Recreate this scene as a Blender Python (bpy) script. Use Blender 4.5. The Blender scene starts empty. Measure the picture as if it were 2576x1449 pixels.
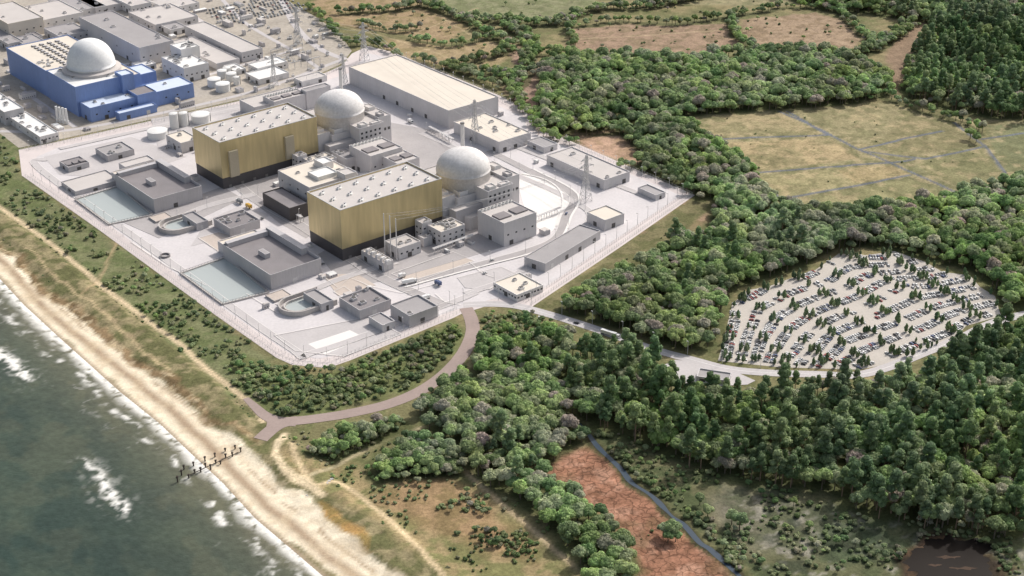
import bpy, math, numpy as np, random
from mathutils import Vector
random.seed(3)
RS=np.random.RandomState(7)
sc=bpy.context.scene
col=sc.collection
# ------------------------------------------------------------------ survey
F=3812.0; PIT=math.radians(27.1); CP,SP=math.cos(PIT),math.sin(PIT); H=600.0
def P(x,y,z=0.0):
    X=(x-1288)/F; U=(724.5-y)/F
    t=(H-z)/(SP-U*CP)
    return (X*t,(CP+U*SP)*t)
def PP(l,z=0.0): return np.array([P(a,b,z) for a,b in l])
def proj(x,y,z=0.0):
    d=y*CP+(H-z)*SP; u=y*SP+(z-H)*CP
    return 1288+F*x/d, 724.5-F*u/d
AA=math.radians(39.8)
def A_(a): return np.array([math.cos(a),math.sin(a)])
Au=A_(AA); Vu=np.array([Au[1],-Au[0]])
O2=np.array([-152.0,1225.0]); OFF=np.array([-134.8,162.0]); O1=O2+OFF
def lin(r,g,b,k=0.95):
    def c(v):
        v/=255.0
        return k*(v/12.92 if v<=0.04045 else ((v+0.055)/1.055)**2.4)
    return (c(r),c(g),c(b))
# ------------------------------------------------------------------ noise
LAT=RS.rand(256,256)
def vn(x,y,s,o=0):
    x=x/s+o*17.31+1000; y=y/s+o*9.17+1000
    xi=np.floor(x).astype(int); yi=np.floor(y).astype(int)
    fx=x-xi; fy=y-yi; fx=fx*fx*(3-2*fx); fy=fy*fy*(3-2*fy)
    a=LAT[xi&255,yi&255]; b=LAT[(xi+1)&255,yi&255]; c=LAT[xi&255,(yi+1)&255]; d=LAT[(xi+1)&255,(yi+1)&255]
    return (a*(1-fx)+b*fx)*(1-fy)+(c*(1-fx)+d*fx)*fy
def fbm(x,y,s,o=0,n=4):
    r=0;w=0;k=1.0
    for i in range(n):
        r=r+k*vn(x,y,s/(2**i),o+i*3.7); w+=k; k*=0.55
    return r/w
def sstep(a,b,x):
    t=np.clip((x-a)/(b-a),0,1); return t*t*(3-2*t)
def segd(X,Y,a,b):
    dx,dy=b[0]-a[0],b[1]-a[1]; L=dx*dx+dy*dy+1e-9
    t=np.clip(((X-a[0])*dx+(Y-a[1])*dy)/L,0,1)
    return np.hypot(X-a[0]-t*dx,Y-a[1]-t*dy)
def sdpoly(X,Y,poly,pad=60):
    out=np.full(X.shape,1e3)
    mn=poly.min(0)-pad; mx=poly.max(0)+pad
    m=(X>mn[0])&(X<mx[0])&(Y>mn[1])&(Y<mx[1])
    if not m.any(): return out
    x=X[m];y=Y[m];d=np.full(x.shape,1e9);ins=np.zeros(x.shape,bool)
    n=len(poly)
    for i in range(n):
        a=poly[i];b=poly[(i+1)%n]
        d=np.minimum(d,segd(x,y,a,b))
        if a[1]!=b[1]:
            c=((a[1]>y)!=(b[1]>y))&(x<(b[0]-a[0])*(y-a[1])/(b[1]-a[1])+a[0]); ins^=c
    out[m]=np.where(ins,-d,d)
    return out
def dline(X,Y,pl,pad=40):
    out=np.full(X.shape,1e3)
    mn=pl.min(0)-pad; mx=pl.max(0)+pad
    m=(X>mn[0])&(X<mx[0])&(Y>mn[1])&(Y<mx[1])
    if not m.any(): return out
    x=X[m];y=Y[m];d=np.full(x.shape,1e9)
    for i in range(len(pl)-1): d=np.minimum(d,segd(x,y,pl[i],pl[i+1]))
    out[m]=d
    return out
def smooth(pl,k=6):
    pl=np.array(pl,float); n=len(pl); r=[]
    for i in range(n-1):
        p0=pl[max(i-1,0)];p1=pl[i];p2=pl[i+1];p3=pl[min(i+2,n-1)]
        for j in range(k):
            t=j/k
            r.append(0.5*((2*p1)+(-p0+p2)*t+(2*p0-5*p1+4*p2-p3)*t*t+(-p0+3*p1-3*p2+p3)*t**3))
    r.append(pl[-1]); return np.array(r)
# ------------------------------------------------------------------ materials
def newmat(name):
    m=bpy.data.materials.new(name); m.use_nodes=True
    nt=m.node_tree; b=nt.nodes['Principled BSDF']; return m,nt,b
def N(nt,t,**kw):
    n=nt.nodes.new(t)
    for k,v in kw.items(): setattr(n,k,v)
    return n
def setspec(b,v): b.inputs['Specular IOR Level'].default_value=v
def mat(name,c,rough=0.8,var=0.18,scale=0.15,metal=0.0,streak=False,spec=0.3,fine=1.2):
    m,nt,b=newmat(name)
    g=N(nt,'ShaderNodeNewGeometry'); mp=N(nt,'ShaderNodeMapping')
    nt.links.new(g.outputs['Position'],mp.inputs[0])
    if streak: mp.inputs['Scale'].default_value=(1,1,0.12)
    n1=N(nt,'ShaderNodeTexNoise'); n1.inputs['Scale'].default_value=scale; n1.inputs['Detail'].default_value=5
    n2=N(nt,'ShaderNodeTexNoise'); n2.inputs['Scale'].default_value=fine; n2.inputs['Detail'].default_value=3
    nt.links.new(mp.outputs[0],n1.inputs[0]); nt.links.new(mp.outputs[0],n2.inputs[0])
    ad=N(nt,'ShaderNodeMath',operation='ADD'); nt.links.new(n1.outputs[0],ad.inputs[0]); nt.links.new(n2.outputs[0],ad.inputs[1])
    mr=N(nt,'ShaderNodeMapRange'); nt.links.new(ad.outputs[0],mr.inputs[0])
    mr.inputs[1].default_value=0.6; mr.inputs[2].default_value=1.4; mr.inputs[3].default_value=1-var; mr.inputs[4].default_value=1+var
    mx=N(nt,'ShaderNodeVectorMath',operation='SCALE'); mx.inputs[0].default_value=c[:3]
    nt.links.new(mr.outputs[0],mx.inputs['Scale']); nt.links.new(mx.outputs[0],b.inputs['Base Color'])
    b.inputs['Roughness'].default_value=rough; b.inputs['Metallic'].default_value=metal; setspec(b,spec)
    return m
M={}
M['wall']=mat('grey_cladding',lin(199,196,196),.7,.12,.05,streak=True)
M['wall2']=mat('pale_cladding',lin(217,214,212),.7,.10,.05,streak=True)
M['walld']=mat('dark_grey_cladding',lin(183,180,181),.7,.12,.05,streak=True)
M['black']=mat('black_cladding',lin(84,81,82),.6,.15,.06,streak=True)
M['roofl']=mat('pale_roof_membrane',lin(190,184,180),.85,.10,.05)
M['roofc']=mat('cream_roof_membrane',lin(212,203,190),.85,.08,.05)
M['roofg']=mat('grey_roof_membrane',lin(157,153,153),.85,.11,.06)
M['roofw']=mat('white_roof_membrane',lin(221,220,217),.8,.10,.08)
M['roofd']=mat('dark_roof_felt',lin(134,129,130),.85,.14,.08)
M['gold']=mat('gold_cladding',lin(204,188,144,1.0),.36,.17,.05,metal=.5,fine=.3,streak=True)
M['goldgrey']=mat('bronze_grey_cladding',lin(186,176,154),.5,.12,.05,metal=.2)
M['dome']=mat('dome_concrete',lin(210,207,205),.75,.2,.08,fine=.5)
M['domew']=mat('white_dome_concrete',lin(226,226,225),.6,.12,.06,fine=.5)
M['blue']=mat('blue_cladding',lin(122,144,190,1.0),.6,.14,.06,streak=True)
M['blueroof']=mat('pale_blue_roof',lin(196,206,220),.8,.08,.06)
M['conc']=mat('concrete',lin(182,177,173),.85,.16,.15)
M['steel']=mat('galvanised_steel',lin(196,195,194),.45,.1,.5,metal=.2)
M['steeld']=mat('weathered_steel',lin(130,128,126),.5,.1,.5,metal=.3)
M['dark']=mat('dark_louvre',lin(88,86,85),.6,.2,.6)
M['glass']=mat('dark_glass',lin(50,54,60),.15,.1,.5,spec=.6)
M['tyre']=mat('tyre_rubber',(.02,.02,.02),.8,.1,1)
M['white']=mat('white_paint',(.74,.73,.71),.4,.06,.3)
M['timber']=mat('sea_worn_timber',lin(78,70,64),.85,.25,.8)
def watermat(name,c,rough=.12,spec=.5):
    m,nt,b=newmat(name)
    b.inputs['Base Color'].default_value=(*c,1); b.inputs['Roughness'].default_value=rough; setspec(b,spec)
    n=N(nt,'ShaderNodeTexNoise'); n.inputs['Scale'].default_value=.5
    g=N(nt,'ShaderNodeNewGeometry'); nt.links.new(g.outputs['Position'],n.inputs[0])
    bp=N(nt,'ShaderNodeBump'); bp.inputs['Strength'].default_value=.15; nt.links.new(n.outputs[0],bp.inputs['Height']); nt.links.new(bp.outputs[0],b.inputs['Normal'])
    return m
M['pool']=watermat('basin_water',lin(172,178,176),.25,.3)
M['creek']=watermat('creek_water',lin(62,74,86),.3,.2)
M['bog']=watermat('bog_water',lin(36,31,28),.4,.04)
# ------------------------------------------------------------------ mesh builder
class MB:
    def __init__(s): s.v=[];s.f=[];s.m=[]
    def _add(s,vs,fs,mi):
        o=len(s.v); s.v+=vs; s.f+=[tuple(o+i for i in f) for f in fs]; s.m+=[mi]*len(fs)
    def box(s,x0,x1,y0,y1,z0,z1,mi=0):
        s._add([(x0,y0,z0),(x1,y0,z0),(x1,y1,z0),(x0,y1,z0),(x0,y0,z1),(x1,y0,z1),(x1,y1,z1),(x0,y1,z1)],
          [(0,3,2,1),(4,5,6,7),(0,1,5,4),(1,2,6,5),(2,3,7,6),(3,0,4,7)],mi)
        return s
    def taper(s,x0,x1,y0,y1,z0,z1,ix,iy,mi=0):
        s._add([(x0,y0,z0),(x1,y0,z0),(x1,y1,z0),(x0,y1,z0),(x0+ix,y0+iy,z1),(x1-ix,y0+iy,z1),(x1-ix,y1-iy,z1),(x0+ix,y1-iy,z1)],
          [(0,3,2,1),(4,5,6,7),(0,1,5,4),(1,2,6,5),(2,3,7,6),(3,0,4,7)],mi); return s
    def prism(s,poly,z0,z1,mi=0):
        n=len(poly)
        a=sum(poly[i][0]*poly[(i+1)%n][1]-poly[(i+1)%n][0]*poly[i][1] for i in range(n))
        if a<0: poly=list(poly)[::-1]
        s._add([(p[0],p[1],z0) for p in poly]+[(p[0],p[1],z1) for p in poly],
          [tuple(range(n))[::-1],tuple(range(n,2*n))]+[(i,(i+1)%n,n+(i+1)%n,n+i) for i in range(n)],mi); return s
    def cyl(s,cx,cy,r,z0,z1,n=16,mi=0,r2=None):
        r2=r if r2 is None else r2
        c=[(math.cos(2*math.pi*i/n),math.sin(2*math.pi*i/n)) for i in range(n)]
        s._add([(cx+r*a,cy+r*b,z0) for a,b in c]+[(cx+r2*a,cy+r2*b,z1) for a,b in c],
          [tuple(range(n))[::-1],tuple(range(n,2*n))]+[(i,(i+1)%n,n+(i+1)%n,n+i) for i in range(n)],mi); return s
    def rev(s,prof,n=48,mi=0,cx=0,cy=0):
        vs=[];k=len(prof)
        for i in range(n):
            a=2*math.pi*i/n
            vs+=[(cx+r*math.cos(a),cy+r*math.sin(a),z) for r,z in prof]
        fs=[]
        for i in range(n):
            j=(i+1)%n
            for t in range(k-1): fs.append((i*k+t,j*k+t,j*k+t+1,i*k+t+1))
        s._add(vs,fs,mi); return s
    def bar(s,p,q,w,mi=0):
        p=Vector(p);q=Vector(q);d=(q-p)
        if d.length<1e-6: return s
        d.normalize(); u=d.cross(Vector((0,0,1)))
        if u.length<.01: u=Vector((1,0,0))
        u.normalize(); v=d.cross(u)
        c=[(u*a+v*b)*w*.5 for a,b in((-1,-1),(1,-1),(1,1),(-1,1))]
        s._add([tuple(p+k) for k in c]+[tuple(q+k) for k in c],[(0,1,5,4),(1,2,6,5),(2,3,7,6),(3,0,4,7),(3,2,1,0),(4,5,6,7)],mi); return s
    def mesh(s,name,mats,smooth=False):
        me=bpy.data.meshes.new(name); me.from_pydata(s.v,[],s.f)
        for m in mats: me.materials.append(m)
        me.polygons.foreach_set('material_index',s.m)
        if smooth: me.polygons.foreach_set('use_smooth',[True]*len(s.f))
        me.update(); return me
def add(name,data=None,parent=None,loc=(0,0,0),rot=0.0,label=None,cat=None,group=None,kind=None,link=True):
    o=bpy.data.objects.new(name,data)
    if data is None: o.empty_display_size=2
    o.location=loc; o.rotation_euler=(0,0,rot)
    if parent: o.parent=parent
    if label: o['label']=label
    if cat: o['category']=cat
    if group: o['group']=group
    if kind: o['kind']=kind
    if link: col.objects.link(o)
    return o
def struct(name,label,mb,mats,kind='structure',cat=None):
    return add(name,mb.mesh(name,mats),label=label,cat=cat or name.replace('_',' '),kind=kind)
# ------------------------------------------------------------------ regions
WL=[(-150,556),(-60,640),(0,700),(60,765),(150,848),(225,915),(300,982),(400,1062),(480,1138),(560,1212),(640,1300),(740,1385),(830,1462),(950,1560)]
wl=PP(WL)
d0=(wl[0]-wl[1]);d0/=np.hypot(*d0);d1=(wl[-1]-wl[-2]);d1/=np.hypot(*d1)
SEA=np.vstack([wl[0]+d0*2500,wl,wl[-1]+d1*1500,[[4000,-6000],[-9000,-6000],[-9000,6000]]])
PLAT_PX=[(47,377),(130,360),(300,322),(560,264),(720,226),(860,165),(885,135),(925,116),(985,130),(1255,240),(1345,290),(1348,318),(1480,374),(1748,491),(1560,622),(1338,772),(1250,762),(1160,790),(1140,800),(880,907),(825,926),(735,918),(695,900),(545,795),(240,572),(55,442)]
PLAT=PP(PLAT_PX)
INNER=PP([(92,395),(150,370),(600,272),(880,184),(925,134),(990,148),(1320,296),(1325,328),(1712,492),(1335,748),(1240,752),(1135,783),(868,890),(800,903),(735,893),(560,775),(92,432)])
PARK=PP([(1806,908),(1822,850),(1842,765),(1880,730),(1930,722),(2000,696),(2050,680),(2110,638),(2180,642),(2250,632),(2330,660),(2370,684),(2440,693),(2465,722),(2503,745),(2518,795),(2430,820),(2400,855),(2330,880),(2270,910),(2160,930),(1960,924)])
YARD=PP([(-250,330),(0,336),(47,372),(130,355),(300,318),(560,260),(720,222),(860,160),(885,128),(850,80),(790,40),(720,0),(690,-60),(-250,-60)])
VERGE=PP([(1752,490),(1800,515),(1660,635),(1520,712),(1450,745),(1400,778),(1400,800),(1340,780)])
ROAD_C=smooth(PP([(1172,775),(1186,805),(1188,840),(1165,890),(1120,940),(1060,982),(980,1016),(880,1040),(790,1054),(725,1062),(690,1076),(655,1106)]))
ROAD_F=smooth(PP([(745,1060),(705,1060),(668,1046),(640,1022),(618,1002)]))
ROAD_E=smooth(PP([(1165,768),(1235,765),(1300,770),(1370,788),(1450,812),(1540,842),(1640,878),(1740,905),(1830,928),(1930,938),(2060,942),(2150,944),(2230,925),(2330,885),(2420,850),(2500,812),(2600,786),(2750,760)]))
PATH=smooth(PP([(-60,480),(0,520),(60,565),(110,600),(180,655),(250,715),(330,775),(400,828),(450,862),(510,920),(570,965),(640,1025),(662,1060)]))
CREEK=smooth(PP([(1450,1060),(1475,1085),(1505,1125),(1560,1178),(1590,1215),(1640,1248),(1690,1298),(1720,1320),(1760,1365),(1790,1385),(1860,1449),(1930,1510)]),10)
BPATH=smooth(PP([(735,1120),(760,1180),(790,1225),(850,1215),(930,1265),(1000,1330),(1060,1390),(1120,1460)]))
BPATH2=smooth(PP([(1160,1180),(1230,1240),(1290,1290),(1360,1350),(1440,1420),(1500,1470)]))
BPATH3=smooth(PP([(780,1200),(870,1160),(950,1120),(1030,1085),(1090,1065)]))
MEADOW=PP([(1715,295),(1850,285),(2100,270),(2240,258),(2290,276),(2430,298),(2640,310),(2640,445),(2560,455),(2480,480),(2420,490),(2250,512),(2100,528),(1975,505),(1900,450),(1850,400),(1760,345)])
DITCH=[PP([(1700,290),(1760,345),(1850,400),(1890,440),(1960,500)]),PP([(1960,280),(2060,325),(2160,375),(2300,435),(2425,492)]),PP([(1780,352),(1900,345),(2090,340)]),PP([(1885,437),(2080,420),(2250,408),(2300,400)]),PP([(1980,497),(2140,470),(2290,440)]),PP([(2165,375),(2270,350),(2370,330)]),PP([(2080,340),(1980,280)]),PP([(2400,310),(2480,370),(2530,435)]),PP([(2170,380),(2330,400),(2470,370)]),PP([(2470,350),(2600,330)])]
REDM=PP([(1350,1165),(1400,1140),(1490,1125),(1540,1175),(1610,1235),(1690,1305),(1770,1380),(1850,1470),(1600,1480),(1600,1400),(1530,1300),(1430,1230)])
POND=PP([(2285,1380),(2320,1362),(2380,1352),(2440,1358),(2485,1374),(2512,1420),(2480,1480),(2310,1480),(2278,1430)])
APRON=PP([(1672,925),(1760,918),(1850,930),(1900,968),(1860,995),(1760,990),(1690,970)])
def sh(l): return PP(l)
Z=[]
Z.append((sh([(1420,900),(1480,880),(1560,898),(1640,922),(1670,975),(1760,1002),(1900,1005),(2060,990),(2200,980),(2300,950),(2430,882),(2600,820),(2620,1345),(2480,1350),(2300,1325),(2130,1285),(2080,1240),(1900,1222),(1800,1195),(1700,1150),(1560,1110),(1490,1070),(1440,1000)]),8.8,(.45,.55,0),1.15))
Z.append((sh([(1205,880),(1260,855),(1350,840),(1430,860),(1440,980),(1340,975),(1230,975),(1180,940)]),8.2,(.15,.85,0),1.0))
Z.append((sh([(1060,1030),(1130,965),(1200,950),(1330,965),(1450,985),(1440,1060),(1480,1115),(1420,1150),(1345,1175),(1400,1240),(1330,1262),(1230,1232),(1160,1165),(1130,1105),(1040,1065)]),8.0,(.03,.95,.02),1.02))
Z.append((sh([(1290,1250),(1370,1235),(1430,1245),(1520,1310),(1590,1400),(1600,1490),(1470,1490),(1440,1400),(1370,1320)]),8.0,(0,.97,.03),1.03))
Z.append((sh([(930,1195),(960,1150),(1020,1120),(1100,1115),(1155,1170),(1150,1200),(1050,1210),(960,1215)]),6.4,(0,.9,.1),.74))
Z.append((sh([(770,1140),(860,1085),(1010,1060),(1045,1095),(940,1135),(840,1170)]),6.6,(0,.7,.3),.68))
Z.append((sh([(1395,785),(1430,745),(1510,705),(1560,665),(1600,620),(1690,592),(1780,605),(1800,555),(1850,482),(1960,520),(2100,540),(2250,525),(2400,505),(2500,470),(2620,445),(2620,790),(2525,800),(2510,740),(2450,688),(2330,653),(2250,626),(2110,630),(1990,686),(1870,720),(1830,765),(1805,880),(1720,880),(1600,842),(1480,802)]),8.6,(.02,.97,.01),1.12))
Z.append((sh([(1440,342),(1560,328),(1700,308),(1730,342),(1850,408),(1890,456),(1950,512),(1850,568),(1790,568),(1780,512),(1700,482),(1600,428),(1620,378),(1560,338)]),9.0,(0,.99,.01),1.08))
Z.append((sh([(1350,178),(1400,150),(1560,143),(1700,158),(1880,140),(2050,130),(2170,158),(2230,198),(2240,240),(2150,265),(1980,274),(1860,282),(1720,298),(1560,324),(1440,338),(1370,346),(1345,286),(1370,236)]),9.4,(0,1,0),1.18))
Z.append((sh([(2260,230),(2290,158),(2330,88),(2440,68),(2620,28),(2620,300),(2520,300),(2430,285),(2350,272),(2290,256)]),9.6,(.5,.5,0),1.18))
Z.append((sh([(1960,-10),(2060,-40),(2620,-60),(2620,35),(2440,65),(2330,60),(2180,35),(2060,25)]),9.8,(.3,.7,0),1.15))
Z.append((sh([(560,885),(620,905),(700,925),(820,940),(890,920),(1140,812),(1168,835),(1150,880),(1100,930),(1030,975),(930,1010),(800,1035),(700,1045),(640,1000)]),8.0,(0,.2,.8),.5))
DENSE={0,1,2,3,4,6,7,8,9,10}
HEDGE=[([(860,35),(1000,28),(1060,15),(1180,60),(1240,95)],14),([(1240,95),(1290,125),(1200,155),(1130,175),(1240,190),(1290,215)],17),([(1030,100),(1130,118),(1240,98)],8),([(1180,50),(1290,60),(1400,62),(1480,30),(1640,18),(1780,-10)],20),
 ([(1280,70),(1330,105),(1330,150),(1310,185),(1260,200)],20),([(1330,190),(1290,230),(1345,300),(1370,340),(1440,360)],15),([(1430,72),(1560,55),(1700,62),(1860,40),(1970,20)],10),([(1840,40),(1850,90),(1900,130)],13),([(2110,-10),(2120,40),(2160,80),(2190,110),(2150,140)],15),
 ([(1340,140),(1430,140)],12),([(2170,140),(2240,100),(2290,60)],20),([(780,20),(830,70),(870,110),(960,120),(1010,150)],9),([(1560,420),(1640,440),(1720,470),(1760,500)],12),([(2240,250),(2330,285),(2430,312),(2470,340)],7),([(1500,-30),(1600,-40),(1900,-30)],10),([(1255,225),(1200,200),(1110,170),(1040,150)],7),([(1560,330),(1620,380),(1640,430)],14),
 ([(1080,0),(1110,25),(1150,45)],6),([(1430,75),(1440,110),(1430,140)],8),([(1960,20),(2050,22),(2120,35)],8),([(1700,292),(1760,340),(1850,398),(1900,450)],7),([(900,60),(980,80),(1060,75)],6)]
# ------------------------------------------------------------------ ground sheet
def axis(a,b,st,far):
    core=np.arange(a,b+.1,st); e=[];s=st;v=0
    while v<far: s*=1.35; v+=s; e.append(v)
    e=np.array(e); return np.concatenate([(a-e)[::-1],core,b+e])
gx=axis(-780,800,2.4,8000); gy=axis(700,2160,2.4,8000)
X,Y=np.meshgrid(gx,gy)
wx=X+(fbm(X,Y,30,1)-.5)*22; wy=Y+(fbm(X,Y,30,5)-.5)*22
C=np.zeros(X.shape+(3,))
def mixc(m,c):
    for i in range(3): C[...,i]=C[...,i]*(1-m)+c[i]*m
C[...]=lin(118,114,82)
n1=fbm(X,Y,60,2); n2=fbm(X,Y,14,3); n3=fbm(X,Y,7,8)
mixc(sstep(.45,.65,n1),lin(136,126,94)); mixc(sstep(.5,.7,n2)*.7,lin(94,100,64))
def lay(px,c,e=5,warp=1,op=1,c2=None,th=.5):
    w=PP(px) if not isinstance(px,np.ndarray) else px
    xx=X+(wx-X)*warp; yy=Y+(wy-Y)*warp
    m=1-sstep(-e,e,sdpoly(xx,yy,w)); mixc(m*op,c)
    if c2 is not None: mixc(m*op*sstep(th-.06,th+.08,n2*.5+n3*.5),c2)
    return m
def ln(pl,wd,c,warp=.3,op=1):
    xx=X+(wx-X)*warp; yy=Y+(wy-Y)*warp
    m=1-sstep(wd*.5-1,wd*.5+1.5,dline(xx,yy,pl)); mixc(m*op,c); return m
lay([(780,10),(900,-20),(1060,10),(1190,60),(1130,110),(1040,95),(930,75),(800,60)],lin(154,134,106),c2=lin(136,122,90),th=.52)
lay([(970,95),(1130,118),(1240,100),(1290,122),(1240,168),(1130,172),(1010,155),(950,128)],lin(158,140,110),4,c2=lin(140,126,94),th=.52)
lay([(1428,75),(1560,60),(1700,68),(1835,60),(1860,125),(1700,145),(1560,132),(1425,138)],lin(150,128,108),4,c2=lin(130,114,92),th=.52)
lay([(1870,48),(2050,30),(2150,55),(2175,95),(2130,130),(2000,122),(1890,120)],lin(154,134,112),4,c2=lin(134,116,94),th=.52)
lay([(1080,0),(1300,-50),(1520,-50),(1480,25),(1330,58),(1180,45)],lin(130,130,100),4,c2=lin(112,116,84))
lay([(1500,-50),(2080,-60),(2090,5),(1960,15),(1700,12)],lin(142,134,104),4,c2=lin(120,118,88))
lay([(1265,95),(1345,140),(1360,260),(1320,300),(1270,230),(1290,180)],lin(152,128,112),5)
lay([(1440,318),(1560,322),(1625,372),(1595,412),(1450,378)],lin(180,150,128),4,c2=lin(154,130,106))
lay([(1620,475),(1770,495),(1785,560),(1690,590),(1590,580)],lin(158,134,110),5,c2=lin(124,112,82))
lay([(2220,130),(2310,40),(2360,60),(2300,150),(2250,240)],lin(138,118,98),6)
lay(MEADOW,lin(150,140,108),4,.5,c2=lin(126,122,88),th=.5)
mead=1-sstep(-3,3,sdpoly(X,Y,MEADOW))
for q,cc_,o_ in (([(1780,290),(1960,283),(2060,335),(1790,345)],(158,145,112),.8),([(1800,360),(2090,345),(2160,400),(1890,430)],(168,150,116),.85),([(1990,280),(2240,262),(2300,330),(2160,365),(2060,320)],(144,136,104),.85),([(1905,445),(2080,428),(2180,462),(1985,490)],(150,142,106),.85),
   ([(2130,405),(2290,405),(2420,485),(2300,500),(2180,460)],(118,117,86),.85),([(2290,285),(2470,345),(2460,365),(2300,390),(2200,370)],(130,123,92),.85),([(2480,315),(2640,310),(2640,445),(2540,440),(2490,360)],(114,117,86),.9),([(1990,502),(2140,478),(2290,450),(2400,490),(2100,525)],(138,134,98),.8),([(2100,425),(2240,415),(2300,440),(2150,462)],(162,145,110),.8),([(2320,405),(2470,380),(2520,440),(2430,485)],(124,122,88),.8)):
    lay(q,lin(*cc_),2.5,.25,o_)
mixc(mead*sstep(.48,.6,fbm(X,Y,24,51))*.45,lin(110,110,78)); mixc(mead*sstep(.53,.66,n3)*.5,lin(100,100,70)); mixc(mead*sstep(.57,.7,fbm(X,Y,11,53))*.45,lin(178,160,126))
for d in DITCH: ln(d,3.0,lin(98,104,116),.2,.9)
lay(VERGE,lin(118,112,82),3,.3,c2=lin(98,98,66),th=.48)
UPSAND=[(-150,492),(0,634),(60,700),(200,810),(330,908),(480,1022),(600,1126),(700,1202),(760,1252),(850,1324),(930,1394),(1040,1470),(1150,1560)]
TRK=[(1150,1560),(1130,1460),(1000,1330),(870,1225),(700,1090),(640,1030),(510,925),(330,780),(110,605),(0,525),(-150,420)]
sand=np.array(list(PP(UPSAND))+list(wl[::-1]))
lay(np.array(list(PP(UPSAND))+list(PP(TRK))),lin(138,128,98),5,1.0,c2=lin(98,98,66),th=.46)
lay([(-100,360),(0,340),(47,376),(55,445),(240,575),(545,800),(700,925),(640,1030),(510,925),(330,780),(110,605),(-100,450)],lin(114,116,84),4,.8,c2=lin(98,106,70),th=.5)
lay([(560,885),(700,925),(830,935),(1150,810),(1170,850),(1050,975),(800,1040),(660,1045)],lin(104,110,72),6)
scr=lay(PP([(0,605),(60,675),(200,782),(330,878),(470,982),(600,1088),(640,1124),(500,1028),(330,908),(190,806),(60,700),(0,636)]),lin(150,124,94),3,1.2,.8,c2=lin(104,88,64),th=.48)
mixc(scr*sstep(.54,.62,fbm(X,Y,6,66))*.6,lin(208,190,156))
lay([(700,1130),(850,1170),(1000,1210),(1200,1230),(1330,1330),(1480,1470),(1130,1470),(930,1290),(760,1230)],lin(150,134,100),6,c2=lin(118,116,78),th=.48)
lay([(950,1240),(1100,1200),(1200,1240),(1300,1330),(1350,1400),(1200,1380),(1050,1330)],lin(152,122,94),8,1.2,.6,c2=lin(124,108,76))
lay([(800,1268),(850,1285),(930,1350),(945,1400),(925,1400),(860,1340),(800,1285)],lin(176,140,88),2,.8,.9,c2=lin(128,112,70),th=.46)
lay(sand,lin(236,223,198),2.0,1.0)
s_sea=sdpoly(X,Y,SEA,400)
sm=1-sstep(0,1,sdpoly(X,Y,sand))
mixc(sm*np.exp(-((s_sea-14-12*(n1-.5))/4.6)**2)*.95,lin(160,138,114))
mixc(sm*np.exp(-((s_sea-25-14*(n1-.5)-5*(n2-.5))/1.8)**2)*.8*sstep(.38,.54,n2),lin(142,118,92))
mixc(sm*sstep(.55,.68,n3)*.4,lin(200,180,150)); mixc(sm*sstep(.54,.66,n2)*.4,lin(204,186,158))
mixc((1-sstep(1.0,4,s_sea)),lin(166,150,128))
ln(PATH,4.4,lin(204,184,152),.15,.95); ln(BPATH,3.4,lin(198,178,144),.2); ln(BPATH2,3.0,lin(188,168,136),.2); ln(BPATH3,3,lin(186,172,140),.2,.9)
ln(smooth(PP([(300,600),(250,700),(210,745)])),2,lin(176,154,122),.3,.7); ln(smooth(PP([(720,1100),(700,1150),(760,1215),(800,1250)])),6,lin(210,192,160),.6)
ln(smooth(PP([(60,632),(200,745),(330,850),(430,935)])),2,lin(188,168,134),.8,.8)
ln(smooth(PP([(1165,770),(1200,850),(1170,930),(1130,985)])),3,lin(150,140,108),.3,.6)
for q in (smooth(PP([(820,60),(960,90),(1130,145),(1260,215)])),smooth(PP([(1090,30),(1180,85),(1300,140)])),smooth(PP([(1430,100),(1600,90),(1830,75)])),smooth(PP([(1040,85),(1200,20)]))): ln(q,2.2,lin(178,160,130),.3,.6)
crack=lay(REDM,lin(156,114,92),4,.4,c2=lin(134,98,78),th=.54)
mixc(crack*sstep(.5,.62,fbm(X,Y,9,61))*.5,lin(182,144,122)); mixc(crack*sstep(.6,.7,fbm(X,Y,22,62))*.5,lin(108,92,66)); mixc(crack*sstep(.62,.7,fbm(X,Y,5,63))*.5,lin(110,80,62))
lay([(1500,1060),(1700,1135),(1800,1180),(1900,1210),(2080,1225),(2130,1270),(2300,1310),(2480,1340),(2620,1320),(2620,1500),(1940,1500),(1790,1360),(1580,1180),(1490,1090)],lin(108,106,78),6,.6,c2=lin(80,88,60),th=.46)
lay([(1830,1215),(1950,1250),(2100,1300),(2060,1400),(1900,1380),(1800,1290)],lin(124,118,106),12,1.6,.75,c2=lin(72,78,58),th=.48)
msh=lay([(1850,1240),(2000,1270),(2300,1320),(2600,1340),(2620,1500),(1950,1500)],lin(90,94,68),14,1.6,.5)
mixc(msh*sstep(.58,.66,fbm(X,Y,6,71))*.6,lin(158,152,140)); mixc(msh*sstep(.55,.63,fbm(X,Y,16,72))*.7,lin(52,60,48))
lay([(2030,1290),(2200,1320),(2330,1350),(2260,1400),(2120,1420),(2020,1360)],lin(72,86,64),10,1.6,.7,c2=lin(54,60,46))
lay(np.array([POND.mean(0)+(q-POND.mean(0))*1.1 for q in POND]),lin(84,64,50),4,1.6,.9,c2=lin(52,46,38),th=.48)
lay([(1200,950),(1330,945),(1400,965),(1300,985),(1200,975)],lin(146,118,92),4)
ln(CREEK,9,lin(82,84,56),.5); ln(CREEK,5,lin(66,62,48),.3)
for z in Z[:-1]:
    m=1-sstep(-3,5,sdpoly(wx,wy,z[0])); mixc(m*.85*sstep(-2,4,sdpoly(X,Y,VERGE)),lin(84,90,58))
for h,w in HEDGE: ln(PP(h),w*1.0,lin(86,88,60),.6,.8)
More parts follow.
